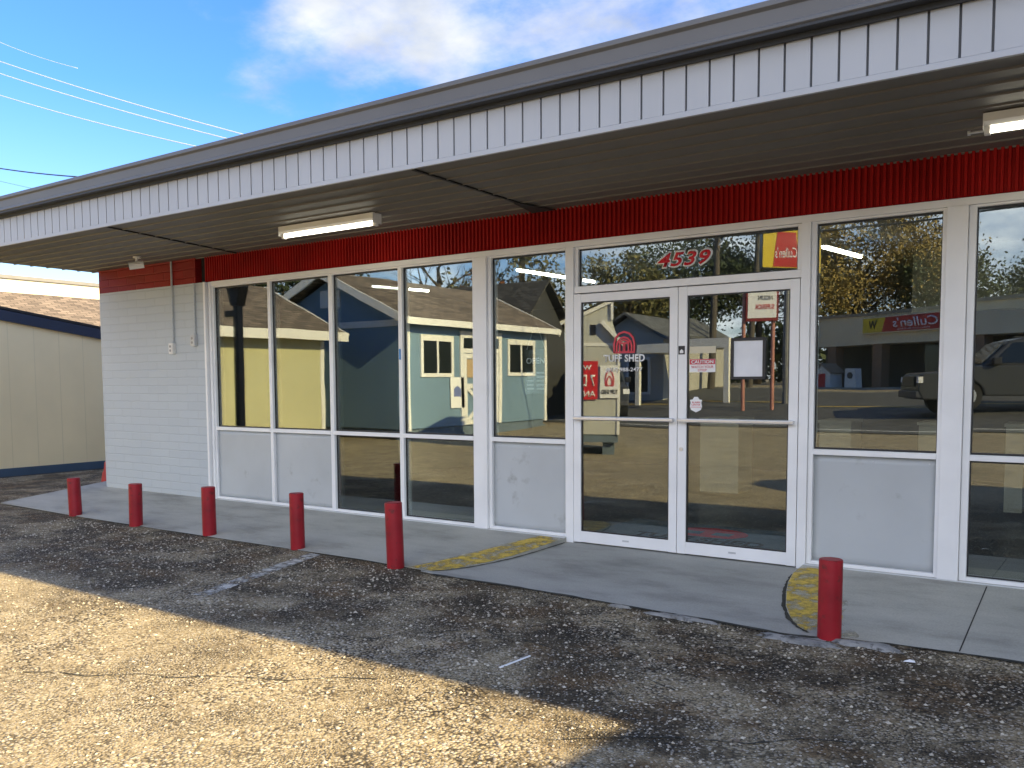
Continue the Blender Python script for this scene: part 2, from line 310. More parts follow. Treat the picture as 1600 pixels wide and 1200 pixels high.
M_GROUND = ground_mat()
M_CONC = concrete_mat('sidewalk_concrete', (0.385, 0.38, 0.335))
M_CONC2 = concrete_mat('ramp_concrete', (0.325, 0.325, 0.30))
M_ASPH = mat('street_asphalt', (0.075, 0.075, 0.075), 0.9, 0.3, 2.0, 0.3, 80)
M_FRAME = mat('white_aluminium_paint', (0.86, 0.86, 0.855), 0.35, 0.06, 2.5, dirt=((0.42, 0.40, 0.36), 2.2, 0.70))
M_SILL = mat('painted_sill', (0.68, 0.69, 0.68), 0.5, 0.1, 4, 0.2, 25, dirt=((0.30, 0.29, 0.26), 5.0, 0.63))
M_PANEL = mat('grey_kick_panel_paint', (0.47, 0.495, 0.505), 0.45, 0.07, 1.6, 0.12, 3, dirt=((0.34, 0.345, 0.34), 3.4, 0.60))
M_RED = mat('red_band_paint', (0.31, 0.006, 0.005), 0.6, 0.2, 2.0, spec=0.15)
M_REDPOST = mat('red_bollard_paint', (0.31, 0.012, 0.020), 0.45, 0.18, 5.0, 0.2, 30, spec=0.3, dirt=((0.13, 0.02, 0.02), 13.0, 0.57))
M_BRICK = brick_mat('white_painted_brick', (0.515, 0.555, 0.575), 0.40, 0.10, mortar=0.010, bump=0.36, tint=0.018)
M_BRICKRED = brick_mat('red_painted_brick', (0.24, 0.009, 0.009), 0.40, 0.10, bump=0.6, tint=0.10)
M_SOFFIT = mat('soffit_plank', (0.125, 0.113, 0.098), 0.55, 0.12, 0.8, stretch=(0.3, 2, 1))
M_FASCIA = mat('white_fascia_panel', (0.405, 0.42, 0.445), 0.45, 0.05, 1.2, dirt=((0.34, 0.345, 0.35), 3.0, 0.70))
M_GUTTER = mat('grey_gutter_paint', (0.125, 0.125, 0.128), 0.45, 0.08, 1.5)
M_DARK = mat('black_joint', (0.02, 0.02, 0.02), 0.8)
M_ROOFTOP = mat('flat_roof', (0.35, 0.35, 0.34), 0.9)
M_GLASS = glass_mat('coated_window_glass', 0.095, (0.86, 0.90, 0.90))
M_FLOOR = mat('interior_floor', (0.05, 0.065, 0.08), 0.35, 0.15, 1.2)
M_INWALL = mat('interior_wall', (0.13, 0.125, 0.105), 0.8, 0.1, 0.7)
M_CEIL = mat('interior_ceiling', (0.42, 0.41, 0.37), 0.8, 0.1, 0.7)
M_WHITE = mat('white_trim_paint', (0.80, 0.79, 0.75), 0.5, 0.05)
M_VINYLW = mat('white_vinyl', (0.85, 0.85, 0.84), 0.5, 0.02)
M_VINYLR = mat('red_vinyl', (0.60, 0.012, 0.025), 0.5, 0.05)
M_BLACK = mat('black_plastic', (0.02, 0.02, 0.022), 0.4, 0.1)
M_ALU = mat('brushed_aluminium', (0.72, 0.72, 0.72), 0.3, 0.05, metal=0.7)
M_GALV = mat('galvanised_steel', (0.55, 0.56, 0.57), 0.4, 0.1, 8, metal=0.3)
M_TUBE = emit('lit_tube', (1.0, 0.93, 0.74), 2.2)
M_TUBEIN = emit('lit_tube_inside', (1.0, 0.95, 0.80), 7.0)

# ------------------------------------------------------------------ the ground
def gz(y):
    t = min(max((-y-13)/21, 0), 1); return -0.08 + 1.15*t*t*(3-2*t)
def lot_z(x, y):
    t = min(max((y+4.5)/2.6, 0), 1); a = -0.08 + 0.02*t*t*(3-2*t)       # the lot rises a touch to the walk
    return a if y > -13 else gz(y)
ys = [-900, -400, -200, -120, -80, -60, -48, -40, -36] + [-34+0.75*i for i in range(29)] + [-12, -10, -8, -6.5, -5.5, -4.5, -4, -3.5, -3, -2.5, -2, -1.5, -1, 0, 3, 8, 20, 60, 200, 900]
xs = [-900, -300, -120, -60, -30, -20, -12, -8, -4, 0, 4, 8, 14, 20, 40, 100, 300, 900]
g = MB()
g.add([(x, y, lot_z(x, y) if y < 1 else -0.08 + (0.02 if y < 20 else 0)) for y in ys for x in xs],
      [(j*len(xs)+i, j*len(xs)+i+1, (j+1)*len(xs)+i+1, (j+1)*len(xs)+i) for j in range(len(ys)-1) for i in range(len(xs)-1)])
structure(g.build('ground', M_GROUND, smooth=True))

# street: a sheet that follows the rise of the land
def strip(name, m, y0, y1, x0, x1, dz, nseg=14):
    b = MB(); P = []
    for j in range(nseg+1):
        y = y0+(y1-y0)*j/nseg; P += [(x0, y, gz(y)+dz), (x1, y, gz(y)+dz)]
    b.add(P, [(2*j, 2*j+1, 2*j+3, 2*j+2) for j in range(nseg)]); return structure(b.build(name, m))
strip('road', M_ASPH, -31, -17.6, -160, 160, 0.02)
M_LINE = worn_paint('road_line_paint', (0.62, 0.62, 0.58), 0.30, 0.44)
strip('road_edge_line', M_LINE, -18.25, -18.1, -160, 160, 0.026, 2); strip('road_edge_line', M_LINE, -30.6, -30.45, -160, 160, 0.026, 2)
strip('road_centre_line', worn_paint('yellow_line_paint', (0.60, 0.42, 0.06), 0.3, 0.44), -24.5, -24.3, -160, 160, 0.026, 2)

# sidewalk slabs and the flush ramp in front of the doors
def slab(name, top, m, z_of, h=0.25, label=None):
    """Flat slab with a sloping top: fine fan of the outline, cut into strips along y."""
    import bmesh
    bm = bmesh.new(); vs_ = [bm.verts.new((x, y, 0)) for x, y in top]; fc = bm.faces.new(vs_)
    ex = bmesh.ops.extrude_face_region(bm, geom=[fc]); nv = [q for q in ex['geom'] if isinstance(q, bmesh.types.BMVert)]
    for q in nv: q.co.z = z_of(q.co.x, q.co.y)
    for q in vs_: q.co.z = z_of(q.co.x, q.co.y) - h
    bmesh.ops.recalc_face_normals(bm, faces=bm.faces); me = bpy.data.meshes.new(name); bm.to_mesh(me); bm.free(); me.materials.append(m)
    o = bpy.data.objects.new(name, me); C.objects.link(o); return structure(o, label)
side_z = lambda x, y: 0.030 + 0.063*(y+0.06)
ramp_z = lambda x, y: -0.004 + 0.035*(y+0.0)
LC = [(-1.03, 0.12), (-1.03, -0.06), (-1.045, -0.25), (-1.065, -0.5), (-1.10, -0.75), (-1.16, -0.98), (-1.235, -1.18), (-1.33, -1.34), (-1.42, -1.41)]
RC = [(1.04, 0.12), (1.035, -0.10), (1.035, -0.28), (1.07, -0.52), (1.125, -0.75), (1.21, -1.04), (1.31, -1.28), (1.41, -1.43), (1.49, -1.50)]
slab('sidewalk', [(-8.75, 0.4)] + [(-1.03, 0.4)] + LC + [(-2.2, -1.375), (-4.6, -1.385), (-6.4, -1.37), (-8.42, -1.30)], M_CONC, side_z, label='grey concrete sidewalk along the brick wall and left windows')
slab('sidewalk', [(1.04, 0.4), (14, 0.4), (14, -1.42), (2.62, -1.42), (1.9, -1.45)] + RC[::-1], M_CONC, side_z, label='grey concrete sidewalk right of the doors')
slab('ramp', [(-1.6, 0.4), (1.6, 0.4), (1.6, -1.60), (1.42, -1.585), (0.9, -1.54), (0.4, -1.52), (-0.1, -1.49), (-0.65, -1.47), (-1.30, -1.475), (-1.5, -1.44)], M_CONC2, ramp_z)
# joint lines and open cracks
b = MB(); b.box(2.248, 2.255, -1.41, -0.07, -0.05, 0.0); 
for v in range(len(b.v)):
    x, y, z = b.v[v]; b.v[v] = (x, y, side_z(x, y)+(0.0015 if z == 0.0 else -0.02))
structure(b.build('sidewalk_joint', M_DARK))
def crack(pts, zf, w0, w1, name='sidewalk_crack'):
    b = MB(); P = []; pp = []
    for i in range(len(pts)-1):
        for k in range(6):
            t = k/6; pp.append((pts[i][0]*(1-t)+pts[i+1][0]*t, pts[i][1]*(1-t)+pts[i+1][1]*t))
    pp.append(pts[-1])
    for i, (x, y) in enumerate(pp):
        a = pp[max(i-1, 0)]; c = pp[min(i+1, len(pp)-1)]; dx, dy = c[0]-a[0], c[1]-a[1]; L = math.hypot(dx, dy) or 1; w = random.uniform(w0, w1)/2
        for s in (-1, 1): P.append((x-s*dy/L*w, y+s*dx/L*w, zf(x, y)))
    b.add(P, [(2*i, 2*i+1, 2*i+3, 2*i+2) for i in range(len(pp)-1)]); return structure(b.build(name, M_CRACK))
M_CRACK = mat('dirt_in_joint', (0.035, 0.034, 0.026), 0.95, 0.5, 12)
up_r = lambda x, y: max(ramp_z(x, y), -0.2)+0.004
crack([(x+0.012, y) for x, y in LC[1:]], up_r, 0.010, 0.024); crack([(x-0.012, y) for x, y in RC[1:]], up_r, 0.012, 0.034)
# mossy line where the ramp meets the lot
crack([(-1.35, -1.49), (-0.65, -1.485), (-0.1, -1.505), (0.4, -1.535), (0.9, -1.555), (1.42, -1.60), (1.55, -1.56), (1.9, -1.47), (2.3, -1.44), (3.2, -1.44)], lambda x, y: lot_z(x, y)+0.006, 0.015, 0.05, 'walk_edge_dirt')
crack([(-8.3, -1.33), (-6.4, -1.385), (-4.6, -1.40), (-2.2, -1.39), (-1.45, -1.43)], lambda x, y: lot_z(x, y)+0.006, 0.006, 0.03, 'walk_edge_dirt')
# worn yellow paint along the two curved ends
def band(curve, zf, wfun, side, m):
    b = MB(); P = []; pp = []
    for i in range(len(curve)-1):
        for k in range(4):
            t = k/4; pp.append((curve[i][0]*(1-t)+curve[i+1][0]*t, curve[i][1]*(1-t)+curve[i+1][1]*t))
    pp.append(curve[-1]); N = len(pp)
    for i, (x, y) in enumerate(pp):
        w = wfun(i/(N-1)); P += [(x+side*0.004, y, zf(x, y)+0.003), (x+side*w*0.5, y, zf(x, y)+0.003), (x+side*w, y+0.0, zf(x, y)+0.003)]
    b.add(P, [q for i in range(N-1) for q in ((3*i, 3*i+1, 3*i+4, 3*i+3), (3*i+1, 3*i+2, 3*i+5, 3*i+4))]); return structure(b.build('curb_paint', m))
def wiggle(a, c, amp, k=7, seed=1):
    rq = random.Random(seed); d = (c[0]-a[0], c[1]-a[1]); L = math.hypot(*d); return [(a[0]+d[0]*i/k - d[1]/L*rq.uniform(-amp, amp), a[1]+d[1]*i/k + d[0]/L*rq.uniform(-amp, amp)) for i in range(k+1)]
for (a, c, sd) in (((-0.75, -3.05), (0.45, -1.85), 2), ((-1.75, -4.35), (-0.1, -3.45), 3), ((-3.6, -2.5), (-2.1, -2.15), 4), ((1.0, -3.6), (3.0, -2.3), 5), ((-0.2, -2.45), (1.2, -2.75), 6)):
    crack(wiggle(a, c, 0.06, 9, sd), lambda x, y: lot_z(x, y)+0.004, 0.002, 0.012, 'lot_crack')
M_YEL = worn_paint('worn_yellow_paint', (0.62, 0.43, 0.05), 0.41, 0.57, 7.5)
M_PALE = worn_paint('pale_primer_paint', (0.46, 0.43, 0.32), 0.44, 0.62, 7)
band(LC[1:], lambda x, y: side_z(x, y)-0.0015, lambda t: 0.26+0.12*sin(t*3), -1, M_PALE); band(LC[1:], side_z, lambda t: 0.24+0.1*sin(t*3), -1, M_YEL)
band(RC[1:], lambda x, y: side_z(x, y)-0.0015, lambda t: 0.22+0.14*sin(t*3)+0.04*sin(t*17), 1, M_PALE); band(RC[1:], side_z, lambda t: 0.12+0.20*sin(t*3.1)+0.03*sin(t*23), 1, M_YEL)
# faded white parking stripe
b = MB(); P = []
for i in range(9):
    t = i/8; y = -1.42-1.45*t; x = -2.70+0.40*t; P += [(x-0.07, y, lot_z(x, y)+0.004), (x+0.07, y, lot_z(x, y)+0.004)]
b.add(P, [(2*i, 2*i+1, 2*i+3, 2*i+2) for i in range(8)]); structure(b.build('parking_stripe', worn_paint('faded_white_stripe', (0.55, 0.54, 0.49), 0.40, 0.64, 11)))
# lumps of spilt concrete at the ramp edge
M_SPILL = mat('spilt_concrete', (0.27, 0.265, 0.245), 0.9, 0.35, 9, 0.8, 60, dirt=((0.06, 0.055, 0.045), 14, 0.52))
def blob(cx, cy, rx, ry):
    b = MB(); N = 22; P = [(cx, cy, lot_z(cx, cy)+0.018)]; random.seed(int(cx*100)+500); rad = [random.uniform(0.45, 1.15) for _ in range(N)]
    for k in range(N):
        a = 2*pi*k/N; P.append((cx+rx*0.75*rad[k]*cos(a), cy+ry*0.75*rad[k]*sin(a), lot_z(cx, cy)+0.014))
    for k in range(N):
        a = 2*pi*k/N; P.append((cx+rx*rad[k]*cos(a), cy+ry*rad[k]*sin(a), lot_z(cx, cy)-0.004))
    b.add(P, [(0, 1+k, 1+(k+1) % N) for k in range(N)] + [(1+k, 1+N+k, 1+N+(k+1) % N, 1+(k+1) % N) for k in range(N)]); return structure(b.build('concrete_patch', M_SPILL, smooth=True))
blob(0.72, -1.60, 0.26, 0.055); blob(1.45, -1.68, 0.30, 0.07); blob(1.82, -1.56, 0.22, 0.075); blob(0.28, -1.565, 0.1, 0.03)

# ------------------------------------------------------------------ the store building
store = empty('store_building', (0, 0, 0), 0, 'long single storey storefront with red corrugated band, white framed windows and deep canopy', 'store')
XL, XR = -8.22, 14.0
b = MB(); b.box(XL, -6.0, -0.03, 9, -0.3, 2.6125); b.build('brick_wall', M_BRICK, store)
b = MB(); b.box(XL, -6.16, -0.03, 9, 2.6125, 3.2); b.build('brick_wall', M_BRICKRED, store)['label'] = 'red painted top of the brick wall'
b = MB(); b.box(-6.16, -6.0, 0.06, 0.4, 2.6125, 3.2); b.build('wall_slot', M_DARK, store)
# corrugated red band: folded sheet
b = MB(); P = []; x = -6.0; pitch = 0.042; i = 0
prof = [(0, 0), (0.011, 0), (0.016, -0.02), (0.033, -0.02), (0.038, 0)]
pts = []
while x < XR-0.05:
    for dx, dy in prof: pts.append((x+dx, -0.004+dy))
    x += pitch
n_ = len(pts); b.add([(x, y, 2.619) for x, y in pts] + [(x, y, 2.93) for x, y in pts], [(k, k+1, n_+k+1, n_+k) for k in range(n_-1)])
b.box(-6.0, XR, 0.012, 0.3, 2.62, 3.2)
b.build('corrugated_band', M_RED, store, recalc=False)
# canopy: soffit planks, fascia boards, gutter, roof deck
b = MB(); x0 = -8.4; ny = 9; w = 1.82/ny
for k in range(ny):
    ya = -1.82+k*w; b.prism([(ya+0.002, 2.909), (ya+w-0.020, 2.909), (ya+w-0.016, 2.8985), (ya+w-0.006, 2.8985), (ya+w-0.002, 2.911), (ya+w-0.002, 2.925), (ya+0.002, 2.925)], 'x', x0, XR)
b.box(-8.4, -6.0, 0.0, 0.0, 2.909, 2.909) if False else None
b.build('soffit', M_SOFFIT, store)
for xa, xb in ((-5.03, -5.40), (-1.22, -1.25), (2.75, 2.75)):
    b = MB()
    b.add([(xa-0.012, -1.80, 2.8965), (xa+0.012, -1.80, 2.8965), (xb+0.015, -0.03, 2.8965), (xb-0.015, -0.03, 2.8965), (xa-0.012, -1.80, 2.906), (xa+0.012, -1.80, 2.906), (xb+0.015, -0.03, 2.906), (xb-0.015, -0.03, 2.906)],
          [(0,1,2,3),(4,5,6,7),(0,1,5,4),(1,2,6,5),(2,3,7,6),(3,0,4,7)])
    if xa == -1.22: b.prism([(-1.26, -0.50), (-1.23, -0.50), (-1.13, -0.03), (-1.36, -0.03)], 'z', 2.8935, 2.8962)
    b.build('soffit_joint', M_DARK, store)
b = MB(); b.box(x0, XR, -1.815, 9, 2.926, 3.2); b.build('canopy_core', M_ROOFTOP, store)
b = MB(); gp = 0.1385; k = -60; b.box(x0, XR, -1.84, -1.817, 2.897, 2.93)
xg = 0.698-66*gp
while xg < XR:
    xa = max(x0, xg+0.006); xb = min(XR, xg+gp-0.006)
    if xb > xa: b.box(xa, xb, -1.836, -1.822, 2.931, 3.25)
    xg += gp
b.build('fascia_panels', M_FASCIA, store, bevel=0.002)
b = MB(); b.box(x0, XR, -1.8205, -1.8155, 2.93, 3.25); b.build('fascia_backing', mat('grey_groove', (0.10, 0.105, 0.115), 0.7), store)
b = MB()   # stepped metal edge that overhangs the fascia
b.prism([(-1.84, 3.222), (-1.925, 3.222), (-1.94, 3.232), (-1.94, 3.25), (-1.928, 3.256), (-1.935, 3.33), (-1.955, 3.345), (-1.955, 3.372), (-1.945, 3.378), (-1.80, 3.378), (-1.80, 3.26), (-1.84, 3.26)], 'x', x0-0.05, XR)
b.build('gutter', M_GUTTER, store, bevel=0.002)
b = MB(); b.box(x0-0.03, XR, -1.932, -1.842, 3.208, 3.2215); b.box(x0-0.03, XR, -1.8605, -1.842, 3.180, 3.2075); b.build('dark_strips_under_gutter', mat('dark_strip_colour', (0.028, 0.03, 0.034), 0.6), store)  # dark strips that darken the gutter underside and fascia top by colour
b = MB(); b.box(x0-0.02, XR, -1.795, 9.2, 3.201, 3.36); b.box(-8.2, XR, 0.75, 9.2, 3.36, 4.40); b.build('roof', M_ROOFTOP, store)  # upper box: unseen rear block added to shade the left shed wall
# storefront frame: head, sill, posts
def frame_bars(bars, name, parent, m=M_FRAME, bevel=0.003):
    b = MB()
    for q in bars: b.box(*q)
    return b.build(name, m, parent, bevel=bevel)
frame_bars([(-5.92, 14, 0.0, 0.11, 2.565, 2.617)], 'head_rail', store)
sl = MB(); sl.box(-5.95, -1.035, -0.035, 0.12, 0.0, 0.034); sl.box(1.03, 14, -0.035, 0.12, 0.0, 0.034); sl.box(-5.95, -1.035, -0.075, 0.10, -0.03, 0.012); sl.box(1.03, 14, -0.075, 0.10, -0.03, 0.012); sl.build('sill', M_SILL, store, bevel=0.004)
for name, xa, xb, ya in (('corner_channel', -6.0, -5.965, -0.05), ('corner_channel', -5.953, -5.915, -0.012)):
    frame_bars([(xa, xb, ya, 0.11, 0.012, 2.612)], name, store)
b = MB(); b.box(-5.968, -5.95, 0.02, 0.1, 0.012, 2.612); b.build('channel_recess', M_GALV, store)
for xa, xb in ((-2.04, -1.885), (1.94, 2.07), (5.0, 5.15), (8.0, 8.15), (11.0, 11.15)):
    frame_bars([(xa, xb, -0.018, 0.13, 0.035, 2.564)], 'post', store)
for xa, xb in ((-1.03, -0.958), (0.978, 1.045)):
    frame_bars([(xa, xb, -0.012, 0.13, -0.005, 2.564)], 'door_jamb', store)

NP = 0
def pane(x0, x1, z0, z1, parent, name='glass', y=0.048):
    b = MB(); b.box(x0, x1, y, y+0.008, z0, z1)
    global NP; NP += 1; rq = random.Random(NP*13); a, t = R(rq.uniform(-0.14, 0.14)), R(rq.uniform(-0.10, 0.10)); cx, cz = (x0+x1)/2, (z0+z1)/2   # panes never sit perfectly in one plane
    b.v = [(x, y_+(x-cx)*math.tan(a)+(z-cz)*math.tan(t), z) for x, y_, z in b.v]
    q = MB(); w = 0.016; yg_ = y-0.006
    q.box(x0, x0+w, yg_, y+0.012, z0, z1); q.box(x1-w, x1, yg_, y+0.012, z0, z1); q.box(x0+w, x1-w, yg_, y+0.012, z0, z0+w); q.box(x0+w, x1-w, yg_, y+0.012, z1-w, z1); q.build('gasket', M_BLACK, parent)
    return b.build(name, M_GLASS, parent)
RAIL = 0.887
def bay(x0, x1, kick, lw=0.022, rw=0.022, nm=None):
    """A window bay: frame mesh, glass above the rail, glass or sheet-metal panel below it."""
    fr = frame_bars([(x0, x0+lw, 0.01, 0.125, 0.035, 2.564), (x1-rw, x1, 0.01, 0.125, 0.035, 2.564), (x0+lw, x1-rw, 0.005, 0.125, RAIL-0.028, RAIL+0.012), (x0+lw, x1-rw, 0.01, 0.125, 0.035, 0.062), (x0+lw, x1-rw, 0.012, 0.125, 2.548, 2.5645)], 'window', store)
    pane(x0+lw-0.008, x1-rw+0.008, RAIL+0.01, 2.55, fr)
    if kick:
        b = MB(); N = 14
        X0, X1, Z0, Z1 = x0+lw-0.005, x1-rw+0.005, 0.06, RAIL-0.026
        P = []
        random.seed(int(x0*31))
        dents = [(random.uniform(X0, X1), random.uniform(Z0, Z1), random.uniform(0.1, 0.3), random.uniform(-0.006, 0.006)) for _ in range(5)]
        for j in range(N+1):
            for i in range(N+1):
                x = X0+(X1-X0)*i/N; z = Z0+(Z1-Z0)*j/N
                P.append((x, 0.045+sum(a*math.exp(-((x-cx)**2+(z-cz)**2)/(s*s)) for cx, cz, s, a in dents), z))
        b.add(P, [(j*(N+1)+i, j*(N+1)+i+1, (j+1)*(N+1)+i+1, (j+1)*(N+1)+i) for j in range(N) for i in range(N)])
        o = b.build('kick_panel', M_PANEL, fr, smooth=True)
        for xx in (X0+0.05, (X0+X1)/2, X1-0.05):
            if xx > X0+0.3 or x1-x0 > 0.9:
                q = MB(); q.tube([(xx, 0.0475, Z1-0.04), (xx, 0.040, Z1-0.04)], 0.006, 8); q.build('screw', M_GALV, fr)
        sd = o.modifiers.new('thickness', 'SOLIDIFY'); sd.thickness = 0.012; sd.offset = 1
    else:
        pane(x0+lw-0.008, x1-rw+0.008, 0.055, RAIL-0.026, fr)
    return fr
W1 = bay(-5.914, -4.91, True); W2 = bay(-4.908, -3.946, True); W3 = bay(-3.944, -2.966, False, 0.03); W4 = bay(-2.964, -2.042, False, 0.026, 0.02)
W5 = bay(-1.883, -1.032, True, 0.035, 0.02); W6 = bay(1.047, 1.938, True, 0.035, 0.025); W7 = bay(2.072, 4.998, False, 0.045)
for o, t in ((W5, 'narrow window left of the doors over a dented grey panel'), (W6, 'window right of the doors over a smooth grey panel')): o['label'] = t
for xa, xb in ((5.152, 7.998), (8.152, 10.998), (11.152, 13.99)): bay(xa, xb, False, 0.04, 0.04)
# transom over the doors
TR = frame_bars([(-0.956, 0.976, 0.0, 0.12, 2.168, 2.226), (-0.956, -0.925, 0.012, 0.10, 2.227, 2.563), (0.945, 0.976, 0.012, 0.10, 2.227, 2.563), (-0.924, 0.944, 0.014, 0.10, 2.545, 2.5635)], 'transom_window', store)
pane(-0.93, 0.95, 2.22, 2.55, TR, y=0.045)
# glazed double doors
def door_leaf(x0, x1, gx0, gx1, label):
    fr = frame_bars([(x0, gx0, -0.01, 0.035, 0.006, 2.160), (gx1, x1, -0.01, 0.035, 0.006, 2.160), (gx0, gx1, -0.008, 0.033, 2.088, 2.158), (gx0, gx1, -0.008, 0.033, 0.008, 0.104)], 'door', store)
    fr['label'] = label
    pane(gx0-0.006, gx1+0.006, 0.098, 2.094, fr, y=0.008)
    b = MB(); yb = -0.062
    b.prism([(yb, 1.082), (yb+0.02, 1.076), (yb+0.03, 1.082), (yb+0.03, 1.106), (yb+0.02, 1.111), (yb, 1.106)], 'x', x0+0.02, x1-0.02)
    b.box(x0+0.022, x0+0.05, yb+0.028, -0.008, 1.08, 1.108); b.box(x1-0.05, x1-0.022, yb+0.028, -0.008, 1.08, 1.108)
    b.build('push_bar', M_ALU, fr, bevel=0.003)
    return fr
DL = door_leaf(-0.955, 0.008, -0.885, -0.062, 'left leaf of the glazed double door'); DR = door_leaf(0.014, 0.972, 0.088, 0.902, 'right leaf of the glazed double door')
b = MB(); b.tube([(0.048, -0.022, 0.86), (0.048, -0.008, 0.86)], 0.016, 16); b.build('lock', M_ALU, DR, smooth='auto')
for p_, xx in ((DL, -0.45), (DR, 0.48)):
    b = MB(); b.box(xx-0.03, xx+0.03, -0.0105, -0.007, 0.05, 0.064); b.build('maker_plate', M_GALV, p_)

# ---- lettering
def text_obj(name, body, m, parent, origin, xdir, ydir, width=None, height=None, shear=0.0, fat=0.0, depth=0.0015, align='CENTER', spacing=1.0):
    cu = bpy.data.curves.new('t', 'FONT'); cu.body = body; cu.size = 1; cu.shear = shear; cu.offset = fat; cu.align_x = align; cu.space_character = spacing; cu.resolution_u = 3; cu.space_line = 1.0
    o = bpy.data.objects.new('t', cu); C.objects.link(o); bpy.context.view_layer.update()
    me = bpy.data.meshes.new_from_object(o.evaluated_get(bpy.context.evaluated_depsgraph_get())); bpy.data.objects.remove(o)
    xs_ = [v.co.x for v in me.vertices]; ys_ = [v.co.y for v in me.vertices]; x0, x1, y0, y1 = min(xs_), max(xs_), min(ys_), max(ys_)
    sx = width/(x1-x0) if width else None; sy = height/(y1-y0) if height else None
    sx = sx or sy; sy = sy or sx
    X = Vector(xdir).normalized(); Y = Vector(ydir).normalized(); Z = X.cross(Y); O = Vector(origin)
    cxm, cym = (x0+x1)/2, (y0+y1)/2
    for v in me.vertices:
        v.co = O + X*((v.co.x-cxm)*sx) + Y*((v.co.y-cym)*sy)
    me.name = name; me.materials.clear(); me.materials.append(m)
    ob = bpy.data.objects.new(name, me); C.objects.link(ob)
    if depth:
        q = ob.modifiers.new('thickness', 'SOLIDIFY'); q.thickness = depth; q.offset = 0
    if parent: ob.parent = parent
    return ob
FX, FZ = (1, 0, 0), (0, 0, 1)
def flat_poly(pts, y, depth=0.0012):
    b = MB(); b.prism(pts, 'y', y-depth, y); return b
def stroke(b, pts, w, y, depth=0.0012, closed=False):
    n = len(pts)
    for i in range(n if closed else n-1):
        a = Vector((pts[i][0], 0, pts[i][1])); c = Vector((pts[(i+1) % n][0], 0, pts[(i+1) % n][1])); d = (c-a).normalized()
        b.bar((a.x-d.x*w*0.4, y-(i % 2)*0.0002, a.z-d.z*w*0.4), (c.x+d.x*w*0.4, y-(i % 2)*0.0002, c.z+d.z*w*0.4), depth, w, up=(d.z, 0, -d.x))
    return b
# house number
text_obj('house_number_outline', '4539', M_VINYLW, TR, (0.035, 0.0425, 2.388), FX, FZ, width=0.485, height=0.142, shear=0.28, fat=0.055, spacing=1.08)
text_obj('house_number', '4539', M_VINYLR, TR, (0.035, 0.0395, 2.388), FX, FZ, width=0.452, height=0.112, shear=0.28, fat=0.02, spacing=1.1)
# barn logo, name and telephone number on the left door
yg = 0.004
def barn_logo(cx, z0, w, h, y, parent, m, name='barn_logo', line=0.016):
    def arch(s, zb):
        return [(cx-w/2*s, zb), (cx-w/2*s*1.02, z0+h*0.42*s), (cx-w/2*s*0.86, z0+h*0.72*s), (cx-w/2*s*0.5, z0+h*0.92*s), (cx, z0+h*s), (cx+w/2*s*0.5, z0+h*0.92*s), (cx+w/2*s*0.86, z0+h*0.72*s), (cx+w/2*s*1.02, z0+h*0.42*s), (cx+w/2*s, zb)]
    b = MB(); stroke(b, arch(1.0, z0), line, y, closed=True); stroke(b, arch(0.74, z0), line*0.9, y-0.0005)
    stroke(b, [(cx-w*0.26, z0+h*0.50), (cx, z0+h*0.62), (cx+w*0.26, z0+h*0.50)], line*0.8, y-0.001)
    for s in (-1, 1): stroke(b, [(cx+s*w*0.03, z0+h*0.02), (cx+s*w*0.03, z0+h*0.45), (cx+s*w*0.22, z0+h*0.45), (cx+s*w*0.22, z0+h*0.02)], line*0.9, y-0.0015, closed=True)
    return b.build(name, m, parent)
M_LOGO = mat('red_logo_vinyl', (0.60, 0.05, 0.07), 0.5, 0.05)
barn_logo(-0.476, 1.652, 0.185, 0.17, yg, DL, M_LOGO)
text_obj('shop_name', 'TUFF SHED', M_VINYLW, DL, (-0.478, yg, 1.603), FX, FZ, width=0.385, height=0.062, fat=0.03, spacing=1.05)
text_obj('phone_number', '(817) 988-2477', M_VINYLW, DL, (-0.478, yg, 1.503), FX, FZ, width=0.34, height=0.042, fat=0.012)
# stickers and notice on the right door
ytop = 0.0065
b = MB(); b.box(0.106, 0.324, ytop-0.001, ytop, 1.628, 1.682); b.build('blank_strip', mat('cream_tape', (0.66, 0.60, 0.44), 0.6), DR)
b = MB(); b.box(0.106, 0.322, ytop-0.001, ytop, 1.478, 1.582); b.build('caution_sticker', M_VINYLW, DR, bevel=0.0)
b = MB(); b.box(0.108, 0.320, ytop-0.0025, ytop-0.0012, 1.540, 1.581); b.build('caution_header', mat('sticker_red', (0.62, 0.05, 0.08), 0.5), DR)
text_obj('caution_text', 'CAUTION', M_VINYLW, DR, (0.214, ytop-0.004, 1.560), FX, FZ, width=0.185, height=0.029, fat=0.03)
text_obj('caution_text', 'WATCH YOUR', M_VINYLR, DR, (0.214, ytop-0.0025, 1.520), FX, FZ, width=0.185, height=0.020, fat=0.0)
text_obj('caution_text', 'STEP', M_VINYLR, DR, (0.214, ytop-0.0025, 1.494), FX, FZ, width=0.075, height=0.018)
b = flat_poly([(0.163, 1.158), (0.122, 1.178), (0.112, 1.205), (0.118, 1.235), (0.112, 1.258), (0.135, 1.262), (0.148, 1.282), (0.178, 1.282), (0.191, 1.262), (0.214, 1.258), (0.208, 1.235), (0.214, 1.205), (0.204, 1.178)], ytop); b.build('alarm_sticker', M_VINYLW, DR)
text_obj('alarm_text', 'ALARM', M_VINYLR, DR, (0.163, ytop-0.0025, 1.238), FX, FZ, width=0.07, height=0.014); text_obj('alarm_text', 'CENTER', M_VINYLR, DR, (0.163, ytop-0.0025, 1.219), FX, FZ, width=0.075, height=0.013)
stroke(MB(), [(0.122, 1.20), (0.204, 1.20)], 0.003, ytop-0.002).build('alarm_line', M_VINYLR, DR)
